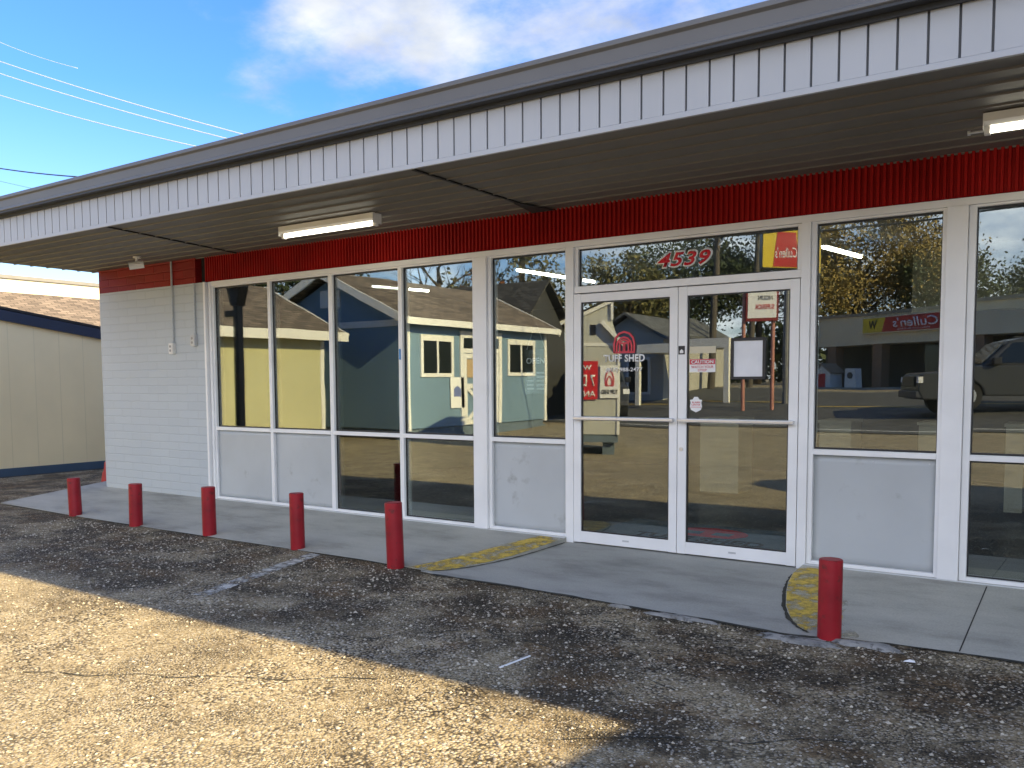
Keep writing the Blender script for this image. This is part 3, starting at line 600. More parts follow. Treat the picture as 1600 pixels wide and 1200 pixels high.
b = MB(); b.box(0.018, 0.072, -0.0125, -0.0105, 1.622, 1.690); b.build('stile_sticker', M_BLACK, DR)
b = flat_poly([(0.03, 1.632), (0.06, 1.632), (0.06, 1.65), (0.045, 1.664), (0.03, 1.65)], -0.0127); b.build('sticker_mark', M_VINYLW, DR)
nb = empty('notice_board', (0.588, 0.0, 1.578), 0, 'black framed notice holder with white paper on the right door glass', 'notice')
b = MB(); w2, h2 = 0.136, 0.160
b.box(-w2, w2, -0.016, 0.0065, h2-0.022, h2); b.box(-w2, w2, -0.016, 0.0065, -h2, -h2+0.022); b.box(-w2, -w2+0.022, -0.016, 0.0065, -h2+0.022, h2-0.022); b.box(w2-0.022, w2, -0.016, 0.0065, -h2+0.022, h2-0.022)
b.build('frame', M_BLACK, nb, bevel=0.002)
b = MB(); b.box(-w2+0.02, w2-0.02, -0.004, 0.004, -h2+0.02, h2-0.02); b.build('paper', mat('white_paper', (0.78, 0.79, 0.82), 0.6, 0.06, 6), nb)
# hanging opening-hours sign inside the narrow window, and the blue tag
ho = empty('open_sign', (-1.40, 0.07, 1.50), 0, 'faint white OPEN sign with opening hours hung inside the narrow window', 'sign')
text_obj('word', 'OPEN', M_VINYLW, ho, (0, 0, 0.10), FX, FZ, width=0.20, height=0.055, fat=0.02); ho_l = ho
M_FROST = worn_paint('frosted_film', (0.55, 0.62, 0.60), 0.45, 0.9, 3)
b = MB(); b.box(-0.12, 0.12, 0.008, 0.011, -0.20, 0.20); b.build('film', M_FROST, ho)
b = MB()
for k in range(5): b.box(-0.09, -0.02, 0.0, 0.002, -0.16+k*0.036, -0.145+k*0.036); b.box(0.01, 0.09, 0.0, 0.002, -0.16+k*0.036, -0.145+k*0.036)
b.build('hours', mat('grey_print', (0.6, 0.62, 0.62), 0.6), ho)
b = MB(); b.tube([(-0.1, 0.009, 0.2), (0.0, 0.009, 0.45), (0.1, 0.009, 0.2)], 0.002, 5); b.build('cord', M_VINYLW, ho)
b = MB(); b.box(-2.974, -2.958, 0.0, 0.0095, 1.64, 1.745); o = b.build('blue_tag', mat('blue_tape', (0.05, 0.26, 0.62), 0.4), W4)

# interior room
b = MB(); b.box(-6, 14, 0.13, 8.8, -0.2, 0.0); b.build('interior_floor', M_FLOOR, store)
b = MB(); b.box(-6, 14, 7.0, 7.2, 0.0, 2.9); b.box(-6.0, -5.9, 0.14, 7.0, 0.0, 2.9); b.box(13.9, 14, 0.14, 7.0, 0, 2.9); b.build('interior_wall', M_INWALL, store)
b = MB(); b.box(-6, 14, 0.31, 7.2, 2.75, 2.9); b.build('interior_ceiling', M_CEIL, store)
b = MB(); b.box(1.2, 6, 3.2, 3.35, 2.1, 2.75); b.box(3.0, 3.25, 3.2, 3.45, 0, 2.1); b.build('interior_bulkhead', mat('pale_bulkhead', (0.45, 0.44, 0.34), 0.8), store)

# ------------------------------------------------------------------ things on and around the store
# six red bollards
M_CONCFOOT = M_CONC
def bollard_mesh():
    r = 0.0665
    b = MB(); b.lathe([(r, -0.3), (r, 0.485), (r*0.985, 0.492), (r*0.93, 0.495), (r*0.90, 0.489), (0.001, 0.486)], n=32)
    return b
B = [(-6.640, -1.335, 0.425, 'leftmost red bollard, at the far left end of the sidewalk', 2.0, 1.02, 1.4),
     (-5.405, -1.380, 0.44, 'second red bollard from the left, in front of the white brick wall, flattened top edge', -0.6, 1.0, 0.4),
     (-4.260, -1.330, 0.475, 'third red bollard from the left, in front of the corner where brick meets window frame', 0.3, 0.98, 0.0),
     (-3.010, -1.335, 0.50, 'fourth red bollard from the left, beside the white parking stripe', 0.5, 0.95, 0.0),
     (-1.760, -1.440, 0.522, 'red bollard by the yellow curved curb on the left of the doors', 0.9, 1.04, 1.2),
     (1.600, -1.520, 0.455, 'nearest red bollard, standing alone right of the doors', -0.5, 0.98, -0.5)]
first = None
for x, y, h, lab, tilt, sc, tx in B:
    if first is None:
        o = bollard_mesh().build('bollard', M_REDPOST, smooth='auto'); first = o
    else:
        o = first.copy(); C.objects.link(o)
    o.location = (x, y, -0.06); o.scale = (sc, sc, h/0.495); o.rotation_euler = (R(tx), R(-tilt), random.uniform(0, 6))
    tag(o, lab, 'bollard', 'red bollards along the sidewalk edge')
# canopy strip lights
def strip_light(x, y, ln, label):
    e = empty('strip_light', (x, y, 2.903), 0, label, 'ceiling light', 'strip lights under the canopy')
    b = MB(); b.prism([(-0.055, 0.0), (0.055, 0.0), (0.055, -0.045), (0.03, -0.065), (-0.03, -0.065), (-0.055, -0.045)], 'x', 0, ln); b.box(-0.004, 0, -0.056, 0.056, -0.09, 0.0); b.box(ln, ln+0.004, -0.056, 0.056, -0.09, 0)
    b.build('housing', M_WHITE, e, bevel=0.002)
    b = MB(); b.tube([(0.01, 0.0, -0.086), (ln-0.01, 0, -0.086)], 0.018, 12); b.build('tube', M_TUBE, e, smooth='auto')
    for xh in (0.0, ln-0.03):
        b = MB(); b.box(xh, xh+0.03, -0.02, 0.02, -0.11, -0.062); b.build('lamp_holder', M_WHITE, e)
    return e
strip_light(-3.72, -0.80, 1.22, 'lit white fluorescent strip light under the canopy in front of the left windows')
s2 = strip_light(2.235, -0.86, 1.22, 'lit white fluorescent strip light at the right edge, bare pin at its end')
b = MB(); b.tube([(-0.085, 0.0, -0.086), (-0.07, 0.0, -0.086)], 0.014, 10); b.tube([(-0.07, 0, -0.086), (0.0, 0, -0.086)], 0.007, 8); b.build('end_pin', M_GALV, s2)
# bullet camera
cm = empty('security_camera', (-6.57, -0.52, 2.905), R(-35), 'small white bullet security camera under the canopy near the brick corner', 'camera')
b = MB(); b.tube([(0, 0, 0.0), (0, 0, -0.018)], 0.045, 16); b.tube([(0, 0, -0.015), (0.0, -0.01, -0.075)], 0.014, 10); b.build('bracket', M_WHITE, cm, smooth='auto')
b = MB(); b.tube([(0.0, 0.07, -0.085), (0, -0.09, -0.115)], 0.044, 20); b.build('body', M_WHITE, cm, smooth='auto')
b = MB(); b.tube([(0, -0.091, -0.1152), (0, -0.096, -0.116)], 0.036, 20); b.build('lens', M_BLACK, cm)
# electrical boxes with conduit
for x, zb, zt, xb, lab in ((-6.625, 1.78, 2.905, -6.61, 'white outlet box on the brick wall under a long thin conduit'), (-6.19, 1.865, 2.61, -6.185, 'grey outlet box on the brick wall next to the window frame')):
    e = empty('outlet_box', (x, -0.03, zb), 0, lab, 'electrical box', 'electrical boxes on the brick wall')
    b = MB(); b.box(-0.045, 0.045, -0.045, 0.0, 0, 0.13); b.build('box', M_WHITE if 'white' in lab else M_GALV, e, bevel=0.003)
    b = MB(); b.box(-0.036, 0.036, -0.052, -0.0445, 0.008, 0.122); b.build('cover', M_WHITE if 'white' in lab else M_GALV, e, bevel=0.003)
    b = MB(); b.tube([(0, -0.052, 0.09), (0, -0.056, 0.09)], 0.016, 10); b.tube([(0, -0.052, 0.04), (0, -0.056, 0.04)], 0.016, 10); b.build('socket', mat('grey_socket', (0.3, 0.3, 0.3), 0.5), e)
    b = MB(); b.tube([(0.02, -0.018, 0.13), (0.02, -0.018, zt-zb)], 0.011, 10); b.tube([(0.02, -0.018, 0.128), (0.02, -0.018, 0.155)], 0.017, 10); b.build('conduit', M_BRICK if True else M_GALV, e, smooth='auto')
# red cone half hidden behind the brick corner
e = empty('traffic_cone', (-9.16, 0.62, -0.08), 0, 'red traffic cone half hidden behind the white brick corner', 'cone')
b = MB(); b.lathe([(0.16, 0.03), (0.135, 0.2), (0.12, 0.22), (0.10, 0.35), (0.085, 0.37), (0.055, 0.56), (0.03, 0.66), (0.025, 0.66)], n=20); b.build('cone_body', mat('faded_red_cone', (0.42, 0.03, 0.03), 0.5), e, smooth='auto')
b = MB(); b.box(-0.2, 0.2, -0.2, 0.2, 0.0, 0.03); b.build('base', M_BLACK, e, bevel=0.005)
# door mat inside the doors
e = empty('door_mat', (-0.10, 0.86, 0.0), 0, 'dark blue grey door mat with red barn logo inside the doors', 'mat')
b = MB(); b.box(-0.95, 0.86, -0.56, 0.56, 0.001, 0.012); b.build('mat_body', mat('mat_fibre', (0.12, 0.19, 0.26), 0.95, 0.15, 20, 0.4, 200), e)
M_MATRED = mat('mat_red', (0.80, 0.015, 0.04), 0.9)
b = MB(); N = 40; P = []
for k in range(N): a = 2*pi*k/N; P.append((0.0+0.36*cos(a)*(1.0 if sin(a) > -0.2 else 0.96), 0.12+0.27*max(sin(a), -0.72)))
b.prism(P, 'z', 0.0125, 0.0155); b.build('mat_logo', M_MATRED, e)
for xh in (-0.22, 0.06):
    b = MB(); b.box(xh, xh+0.17, 0.02, 0.16, 0.016, 0.018); b.build('mat_logo_gap', MATS['mat_fibre'], e)
text_obj('mat_lettering', 'TUFF SHED', mat('mat_black', (0.012, 0.014, 0.02), 0.9), e, (0.02, -0.22, 0.0135), (1, 0, 0), (0, 1, 0), width=1.2, height=0.2, fat=0.03)
# interior strip lights
for i, (x, y, rz, ln) in enumerate(((-4.8, 1.55, 76, 0.9), (-2.46, 1.35, 84.5, 1.5), (0.69, 1.68, 81, 0.9))):
    e = empty('indoor_light', (x, y, 2.66), R(rz), ('lit strip light indoors seen through the third window', 'long lit strip light indoors above the narrow window', 'lit strip light indoors above the window right of the doors')[i], 'ceiling light', 'strip lights inside the store')
    b = MB(); b.box(0, ln, -0.035, 0.035, -0.02, 0.085); b.build('housing', M_WHITE, e); b = MB(); b.tube([(0.01, 0, -0.035), (ln-0.01, 0, -0.035)], 0.014, 10); b.build('tube', M_TUBEIN, e)
# black downspout with a funnel head at the canopy's front left corner, out of frame but mirrored in the first window
e = empty('downspout', (-8.10, -1.97, -0.08), 0, 'black downspout with funnel head mirrored in the leftmost window', 'downspout')
b = MB(); b.prism([(-0.17, 3.28), (-0.17, 2.95), (-0.09, 2.68), (0.06, 2.68), (0.15, 2.95), (0.15, 3.28)], 'y', -0.12, 0.05); b.build('funnel_head', M_BLACK, e, bevel=0.01)
b = MB(); b.box(-0.065, 0.045, -0.09, 0.02, 0.1, 2.69); b.box(-0.30, -0.06, -0.08, 0.0, 2.52, 2.62); b.build('pipe', M_BLACK, e, bevel=0.008)
# pale counters standing inside the store
M_COUNTER = mat('pale_counter', (0.62, 0.58, 0.44), 0.6, 0.08)
for x0_, x1_, lab in ((-1.20, -0.72, 'pale cabinet indoors seen low through the right door'), (0.22, 0.56, 'pale cabinet indoors seen through the left side of the window right of the doors'), (1.25, 1.42, 'narrow pale post of a counter indoors near the big right post'), (2.06, 2.22, 'narrow pale cabinet indoors seen through the rightmost window')):
    e = empty('cabinet', ((x0_+x1_)/2, 3.5, 0.0), 0, lab, 'cabinet', 'pale cabinets inside the store'); hw = (x1_-x0_)/2
    b = MB(); b.box(-hw, hw, 0.0, 0.5, 0.06, 0.93); b.build('carcass', M_COUNTER, e); b = MB(); b.box(-hw-0.015, hw+0.015, -0.02, 0.52, 0.93, 0.965); b.build('worktop', M_COUNTER, e, bevel=0.004)
# green turf sample inside the far right window
e = MB(); e.box(2.62, 3.4, 0.35, 1.2, 0.001, 0.03); tag(e.build('turf_sample', mat('green_turf', (0.06, 0.12, 0.04), 0.95, 0.3, 40)), 'green turf square on the floor inside the rightmost window', 'mat')
# white straw and some litter on the lot
b = MB(); b.tube([(0.315, -2.96, -0.066), (0.345, -2.72, -0.064)], 0.006, 6); tag(b.build('straw', M_VINYLW), 'thin white stick lying on the gravel at the shadow edge', 'litter')
b = MB(); b.add([(2.03, -1.755, -0.055), (2.09, -1.75, -0.052), (2.08, -1.725, -0.048), (2.035, -1.73, -0.055), (2.06, -1.74, -0.042)], [(0,1,4),(1,2,4),(2,3,4),(3,0,4),(0,3,2,1)]); tag(b.build('paper_scrap', M_VINYLW), 'small white scrap on the dark gravel right of the nearest bollard', 'litter')

# ------------------------------------------------------------------ sheds and neighbours
def gable_roof(name, m, parent, x0, x1, y0, y1, ze, zr, axis='x', th=0.10, ridge=None):
    """Two slopes with thickness; uv in metres for shingle courses."""
    b = MB(); uv = []
    if axis == 'x':
        ym = ridge if ridge is not None else (y0+y1)/2
        quads = [[(x0, y0, ze), (x1, y0, ze), (x1, ym, zr), (x0, ym, zr)], [(x1, y1, ze), (x0, y1, ze), (x0, ym, zr), (x1, ym, zr)]]
    else:
        xm = ridge if ridge is not None else (x0+x1)/2
        quads = [[(x0, y1, ze), (x0, y0, ze), (xm, y0, zr), (xm, y1, zr)], [(x1, y0, ze), (x1, y1, ze), (xm, y1, zr), (xm, y0, zr)]]
    for q in quads:
        top = [(x, y, z+th) for x, y, z in q]; b.add(q+top, [(3,2,1,0),(4,5,6,7),(0,1,5,4),(1,2,6,5),(2,3,7,6),(3,0,4,7)])
    o = b.build(name, m, parent, recalc=False); me = o.data; u = me.uv_layers.new(name='UVMap')
    for p in me.polygons:
        nrm = p.normal; t = Vector((-nrm.y, nrm.x, 0)); t = t.normalized() if t.length > 1e-4 else Vector((1, 0, 0)); s = nrm.cross(t)
        for li in p.loop_indices:
            co = me.vertices[me.loops[li].vertex_index].co; u.data[li].uv = (co.dot(t), co.dot(s))
    return o
M_SH_BROWN = shingle_mat('brown_shingles', (0.19, 0.15, 0.115)); M_SH_DARK = shingle_mat('dark_shingles', (0.07, 0.066, 0.06)); M_SH_GREY = shingle_mat('grey_shingles', (0.13, 0.135, 0.14))
M_YELLOW = siding_mat('yellow_siding', (0.80, 0.65, 0.37), 0.41); M_YELGREEN = siding_mat('pale_yellow_siding', (0.55, 0.53, 0.32), 0.3)
M_TEAL = siding_mat('teal_siding', (0.17, 0.265, 0.36), 0.2); M_PALEGREY = siding_mat('pale_grey_siding', (0.52, 0.52, 0.47), 0.3); M_DKSHED = siding_mat('dark_siding', (0.045, 0.045, 0.045), 0.2)
M_NAVY = mat('dark_navy_trim', (0.022, 0.028, 0.045), 0.5); M_SKID = mat('grey_skid', (0.12, 0.16, 0.20), 0.7, 0.2, 4); M_BLUEGREY = mat('blue_grey_skid', (0.045, 0.075, 0.11), 0.6)
M_WINGLASS = mat('dark_pane', (0.015, 0.02, 0.022), 0.08, 0.05)
# A: yellow gable end left of the brick corner
e = empty('yellow_shed', (-11.63, 0, -0.10), 0, 'yellow shed gable end with dark navy rake trim left of the brick corner', 'shed')
yA, yB = -2.4, 5.2; ym = -0.9
b = MB(); b.prism([(yA, 0.16), (yB, 0.16), (yB, 1.90), (ym, 2.72), (yA, 2.25)], 'x', -4.0, 0); b.build('wall', M_YELLOW, e)
b = MB(); b.box(-4.0, 0.02, yA-0.02, yB, 0.045, 0.175); b.build('skid', M_BLUEGREY, e)
b = MB(); b.bar((0.03, ym-0.1, 2.806), (0.03, yB+0.2, 1.897), 0.05, 0.165); b.bar((0.03, ym+0.1, 2.806), (0.03, yA-0.2, 2.35), 0.05, 0.165); b.build('rake_trim', M_NAVY, e)
b = MB()
b.add([(-4, ym, 2.89), (0.05, ym, 2.89), (0.05, yB+0.2, 1.985), (-4, yB+0.2, 1.985), (-4, ym, 2.93), (0.05, ym, 2.93), (0.05, yB+0.2, 2.025), (-4, yB+0.2, 2.025)], [(0,3,2,1),(4,5,6,7),(0,1,5,4),(1,2,6,5),(2,3,7,6),(3,0,4,7)])
b.add([(-4, ym, 2.89), (0.05, ym, 2.89), (0.05, yA-0.2, 2.44), (-4, yA-0.2, 2.44), (-4, ym, 2.95), (0.05, ym, 2.95), (0.05, yA-0.2, 2.5), (-4, yA-0.2, 2.5)], [(0,3,2,1),(4,5,6,7),(0,1,5,4),(1,2,6,5),(2,3,7,6),(3,0,4,7)])
b.build('roof', M_SH_DARK, e)
b = MB(); b.box(-0.4, 0.1, yA, yB, -0.05, 0.046); b.box(-3.9, -3.5, yA, yB, -0.05, 0.046); b.build('block', M_DARK, e)
# shingled roof beyond it and the cream metal building behind
e = empty('shingle_roofed_house', (-26.5, 2.0, -0.08), 0, 'low house with brown shingle roof behind the yellow shed', 'house')
b = MB(); b.box(-3.6, 3.2, 0.4, 24, 0, 2.6); b.build('wall', M_YELLOW, e)
gable_roof('roof', M_SH_BROWN, e, -3.9, 3.6, 0.0, 24.5, 2.45, 4.42, 'y', 0.1)
e = empty('metal_building', (-46.3, 10, -0.08), 0, 'cream metal building with flat dark capped roofline far left', 'building')
b = MB(); b.box(-20, 0, 0, 40, 0, 7.28); b.build('wall', siding_mat('cream_metal', (0.72, 0.66, 0.50), 0.9), e); b = MB(); b.box(-20.1, 0.12, -0.1, 40.1, 7.28, 7.47); b.build('roof_cap', mat('grey_cap', (0.16, 0.16, 0.16), 0.5), e)

# B: pale yellow shed mirrored in the two leftmost windows
e = empty('yellow_shed', (-12.83, -8.28, -0.08), 0, 'pale yellow green shed with brown shingles mirrored in the two leftmost windows', 'shed')
b = MB(); b.box(-5.2, 0, 0, 8.5, 0.2, 2.55); b.prism([(-5.2, 2.55), (0, 2.55), (-2.6, 3.75)], 'y', 0.0, 8.5); b.build('wall', M_YELGREEN, e)
gable_roof('roof', M_SH_BROWN, e, -5.6, 0.38, -0.35, 8.9, 2.62, 3.95, 'y', 0.09)
b = MB(); b.box(0.36, 0.42, -0.36, 8.9, 2.50, 2.72); b.bar((0.38, -0.38, 2.62), (-2.6, -0.38, 3.98), 0.05, 0.16); b.bar((-5.6, -0.38, 2.62), (-2.6, -0.38, 3.98), 0.05, 0.16); b.build('fascia', M_WHITE, e)
b = MB(); b.box(-0.10, 0.02, -0.02, 0.10, 0.2, 2.5); b.build('corner_trim', M_WHITE, e); b = MB(); b.box(-5.1, 0.0, 0.05, 8.4, -0.1, 0.2); b.build('skid', M_SKID, e)

# C: teal shed with two windows and a white braced door
e = empty('teal_shed', (-11.8, -10.1, -0.08), 0, 'teal shed with white trimmed windows and braced door mirrored beside the entrance', 'shed')
Wd, L = 5.4, 6.55
b = MB(); b.box(-Wd, 0, -L, 0, 0.30, 3.08); b.prism([(-Wd, 3.08), (0, 3.08), (-Wd/2, 4.22)], 'y', -L, 0); b.build('wall', M_TEAL, e)
gable_roof('roof', M_SH_BROWN, e, -Wd-0.35, 0.35, -L-0.35, 0.35, 3.02, 4.42, 'y', 0.08)
b = MB(); b.box(0.33, 0.38, -L-0.36, 0.36, 2.96, 3.13); b.bar((0.36, 0.37, 3.0), (-Wd/2, 0.37, 4.42), 0.05, 0.20); b.bar((-Wd-0.36, 0.37, 3.0), (-Wd/2, 0.37, 4.42), 0.05, 0.20)
b.bar((0.36, -L-0.37, 3.0), (-Wd/2, -L-0.37, 4.42), 0.05, 0.20); b.box(-Wd, -0.02, 0.0, 0.035, 2.95, 3.12); b.build('fascia', M_WHITE, e)
b = MB(); b.box(-0.12, 0.03, -0.10, 0.03, 0.25, 2.98); b.build('corner_trim', M_WHITE, e); b = MB(); b.box(-0.10, 0.03, -L-0.03, -L+0.10, 0.25, 2.98); b.build('corner_trim', M_WHITE, e)
b = MB(); b.box(-2.95, -2.35, 0.0, 0.04, 3.52, 3.98); b.build('gable_vent', M_WHITE, e)
b = MB(); b.box(-Wd+0.1, -0.05, -L+0.1, -0.05, 0.1, 0.30); b.box(-0.3, 0.0, -L, 0, -0.02, 0.12); b.build('skid', M_SKID, e)
def shed_window(y0, y1, z0, z1):
    b = MB(); t = 0.10; x = 0.0
    b.box(x, x+0.045, y0, y1, z1-t*1.2, z1+0.04); b.box(x, x+0.04, y0, y1, z0, z0+t); b.box(x, x+0.04, y0, y0+t, z0+t, z1-t); b.box(x, x+0.04, y1-t, y1, z0+t, z1-t); b.box(x, x+0.03, (y0+y1)/2-0.035, (y0+y1)/2+0.035, z0+t, z1-t)
    w = b.build('window', M_WHITE, e); b = MB(); b.box(x+0.002, x+0.012, y0+t*0.8, y1-t*0.8, z0+t*0.8, z1-t*0.8); b.build('pane', M_WINGLASS, w)
shed_window(-1.92, -0.53, 1.63, 2.70); shed_window(-5.89, -4.40, 1.66, 2.70)
b = MB(); y0, y1 = -4.08, -2.22; b.box(0, 0.05, y0, y1, 2.72, 2.90); b.box(0, 0.04, y0, y0+0.14, 0.3, 2.72); b.box(0, 0.04, y1-0.14, y1, 0.3, 2.72); b.box(0, 0.035, y0+0.14, y1-0.14, 2.3, 2.42)
d = b.build('door', M_WHITE, e)
b = MB(); yy0, yy1 = y0+0.16, y1-0.16
for ya, yb in ((yy0, yy1),):
    b.box(0, 0.03, ya, ya+0.13, 0.32, 2.28); b.box(0, 0.03, yb-0.13, yb, 0.32, 2.28); b.box(0, 0.032, ya+0.13, yb-0.13, 1.32, 1.45); b.box(0, 0.032, ya+0.13, yb-0.13, 0.32, 0.45); b.box(0, 0.032, ya+0.13, yb-0.13, 2.15, 2.28)
    b.bar((0.034, ya+0.1, 0.42), (0.034, yb-0.1, 1.36), 0.02, 0.12, up=(1, 0, 0)) if False else b.bar((0.02, ya+0.1, 0.42), (0.02, yb-0.1, 1.36), 0.03, 0.11); b.bar((0.023, ya+0.1, 1.36), (0.023, yb-0.1, 0.42), 0.03, 0.11)
b.build('door_bracing', M_WHITE, d)
b = MB(); b.box(0.001, 0.012, y0+0.16, y1-0.16, 2.42, 2.70); b.build('transom_pane', M_WINGLASS, d)
b = MB(); b.box(0.001, 0.03, -2.95, -2.52, 1.62, 2.12); b.build('door_notice', mat('tan_notice', (0.5, 0.36, 0.2), 0.6), d)
pz = empty('poster', (-11.79, -12.15, 0.72), 0, 'white poster with a small blue house beside the teal shed door', 'poster')
b = MB(); b.box(0.02, 0.03, -0.30, 0.30, 0, 0.82); b.build('sheet', M_VINYLW, pz); b = MB(); b.prism([(-0.16, 0.3), (0.16, 0.3), (0.16, 0.5), (0.0, 0.6), (-0.16, 0.5)], 'x', 0.03, 0.033); b.build('picture', mat('poster_blue', (0.16, 0.2, 0.42), 0.6), pz)
# D: dark shed behind, E: pale grey barn with signs
e = empty('dark_shed', (-11.2, -17.4, -0.08), 0, 'black walled shed with dark roof between the teal and pale grey sheds', 'shed')
b = MB(); b.box(-8, -2.0, -2.8, 0, 0.1, 3.3); b.build('wall', M_DKSHED, e); gable_roof('roof', M_SH_DARK, e, -8.3, -1.75, -3.1, 0.3, 3.25, 4.9, 'x', 0.08)
b = MB(); b.prism([(-2.8, 3.3), (0, 3.3), (-1.4, 4.75)], 'x', -8, -2.0); b.build('gable', M_DKSHED, e)
b = MB(); b.box(-2.0, -1.97, -0.12, 0.02, 0.1, 3.2); b.build('corner_trim', M_DKSHED, e)
gx, gy_, ga, gs = -6.36, -8.80, R(62.9), 0.82
e = empty('grey_shed', (gx, gy_, 0.186), ga, 'pale grey barn shed with white rake trim and signs mirrored in the left door', 'shed'); e.scale = (gs, gs, gs)
PR = [(0, 0.2), (-1.43, 0.2), (-1.43, 2.42), (-1.22, 3.10), (-1.21, 3.46), (0, 2.95)]
b = MB(); b.prism([(y, z) for y, z in PR], 'x', -3, 0); b.build('wall', M_PALEGREY, e)
b = MB(); b.bar((0.03, 0.12, 2.95), (0.03, -1.25, 3.54), 0.08, 0.10); b.bar((0.03, -1.235, 3.5), (0.03, -1.235, 3.08), 0.08, 0.06, up=(0,1,0)); b.bar((0.08, -0.98, 3.03), (0.08, -1.56, 2.42), 0.22, 0.10); b.build('rake_trim', M_WHITE, e)
b = MB(); b.add([(-3, 0.15, 2.99), (0.1, 0.15, 2.99), (0.1, -1.27, 3.59), (-3, -1.27, 3.59), (-3, 0.15, 3.03), (0.1, 0.15, 3.03), (0.1, -1.27, 3.63), (-3, -1.27, 3.63)], [(0,3,2,1),(4,5,6,7),(0,1,5,4),(1,2,6,5),(2,3,7,6),(3,0,4,7)]); b.build('roof', M_SH_DARK, e)
b = MB(); b.box(0, 0.03, -0.07, 0.01, 0.2, 2.95); b.build('corner_trim', M_WHITE, e); b = MB(); b.box(0, 0.03, -1.44, -1.37, 0.2, 2.45); b.build('corner_trim', M_WHITE, e); b = MB(); b.box(0, 0.02, -1.37, -0.07, 2.42, 2.50); b.build('gable_band', M_WHITE, e)
b = MB(); b.box(0.0, 0.02, -0.82, -0.69, 2.70, 2.96); b.build('gable_vent', M_BLACK, e); b = MB(); b.box(-2.9, -0.03, -1.40, -0.03, 0.0, 0.2); b.box(-2.8, -0.2, -0.4, -0.1, -0.34, 0.0); b.box(-2.8, -0.2, -1.3, -1.0, -0.34, 0.0); b.build('skid', M_SKID, e)
def on_shed(y, z): return (gx - y*gs*sin(ga) + 0.03*cos(ga), gy_ + y*gs*cos(ga) + 0.03*sin(ga), 1.4+(z-1.4)*gs)
bn = empty('banner', on_shed(-0.47, 1.01), ga, 'red banner with white letters hung on the pale grey shed', 'banner'); bn.scale = (gs, gs, gs)
b = MB(); b.box(0.0, 0.012, -0.40, 0.40, 0, 0.96); b.build('sheet', mat('red_banner', (0.60, 0.02, 0.03), 0.5), bn)
for s_, z_, h_, y_ in (("WE'RE", 0.80, 0.14, 0.02), ('7 DAYS', 0.47, 0.30, 0.06), ('AN', 0.14, 0.15, -0.20)):
    text_obj('lettering', s_, M_VINYLW, bn, (0.02, y_, z_), (0, 1, 0), (0, 0, 1), height=h_, width=None if s_ != '7 DAYS' else 0.78, fat=0.02)
sg = empty('shed_sign', on_shed(-1.17, 1.04), ga, 'white sign with red barn logo on the pale grey shed', 'sign'); sg.scale = (gs, gs, gs)
b = MB(); b.box(0, 0.012, -0.24, 0.24, 0, 0.82); b.build('sheet', M_VINYLW, sg)
text_obj('lettering', 'TUFF SHED', M_BLACK, sg, (0.02, 0, 0.15), (0, 1, 0), (0, 0, 1), width=0.42, height=0.11, fat=0.03)
b = MB()
for q in (1.0, 0.62):
    A = [(-0.10*q, 0.3), (-0.11*q, 0.3+0.2*q), (-0.065*q, 0.3+0.34*q), (0, 0.3+0.40*q), (0.065*q, 0.3+0.34*q), (0.11*q, 0.3+0.2*q), (0.10*q, 0.3)]
    for i in range(6): b.bar((0.018, A[i][0], A[i][1]), (0.018, A[i+1][0], A[i+1][1]), 0.01, 0.03)
b.box(0.014, 0.02, -0.10, 0.10, 0.29, 0.32); b.build('barn_logo', M_LOGO, sg)

# unseen barn shape added right of the frame, profiled to cast the lot's shadow
e = empty('barn_shadow_caster', (6.1, -4.10, -0.08), 0, 'unseen gambrel shaped block right of the camera, added to shade the lot', 'shed')
PR = [(-2.0, 0.0), (1.9, 0.0), (1.92, 2.40), (1.25, 2.44), (0.64, 2.98), (0.36, 3.42), (0, 3.68), (-0.5, 3.68), (-1.0, 3.5), (-1.6, 2.9), (-2.0, 2.3)]
b = MB(); b.prism(PR, 'x', 0, 4.5); b.build('wall', M_PALEGREY, e)  # body of the added shadow caster
b = MB()
for i in range(2, 10):
    a, c = PR[i], PR[i+1]; b.bar((2.25, a[0]*1.02, a[1]+0.05), (2.25, c[0]*1.02, c[1]+0.05), 4.7, 0.08, up=(1, 0, 0)) if False else b.add([(-0.1, a[0], a[1]+0.02), (4.6, a[0], a[1]+0.02), (4.6, c[0], c[1]+0.02), (-0.1, c[0], c[1]+0.02), (-0.1, a[0], a[1]+0.08), (4.6, a[0], a[1]+0.08), (4.6, c[0], c[1]+0.08), (-0.1, c[0], c[1]+0.08)], [(0,3,2,1),(4,5,6,7),(0,1,5,4),(1,2,6,5),(2,3,7,6),(3,0,4,7)])
b.build('roof', M_SH_DARK, e)  # top of the added shadow caster

# ------------------------------------------------------------------ across the lot and the street (seen mirrored in the glass)
e = empty('grey_house', (-13.4, -26, 0.62), 0, 'grey sided house with dark roof and white porch across the lot', 'house')
M_HOUSE = siding_mat('grey_lap_siding', (0.45, 0.44, 0.40), 0.14, 'v')
b = MB(); b.box(-1.7, 1.5, -7, 0, -0.3, 2.6); b.prism([(-1.7, 2.6), (1.5, 2.6), (-0.1, 3.6)], 'y', -7, 0); b.build('wall', M_HOUSE, e)
gable_roof('roof', M_SH_GREY, e, -2.0, 1.8, -7.3, 0.4, 2.55, 3.65, 'y', 0.1)
b = MB(); b.box(-0.1, 0.95, 0, 0.05, 0.35, 1.85); w = b.build('window', M_WHITE, e); b = MB(); b.box(0.0, 0.85, 0.05, 0.055, 0.45, 1.75); b.build('pane', M_WINGLASS, w)
b = MB(); b.box(1.3, 5.0, 0.0, 2.0, 1.95, 2.3); b.box(1.25, 1.42, 1.82, 2.0, -0.4, 1.95); b.box(4.8, 5.0, 1.82, 2.0, -0.4, 1.95); b.build('porch', M_WHITE, e)
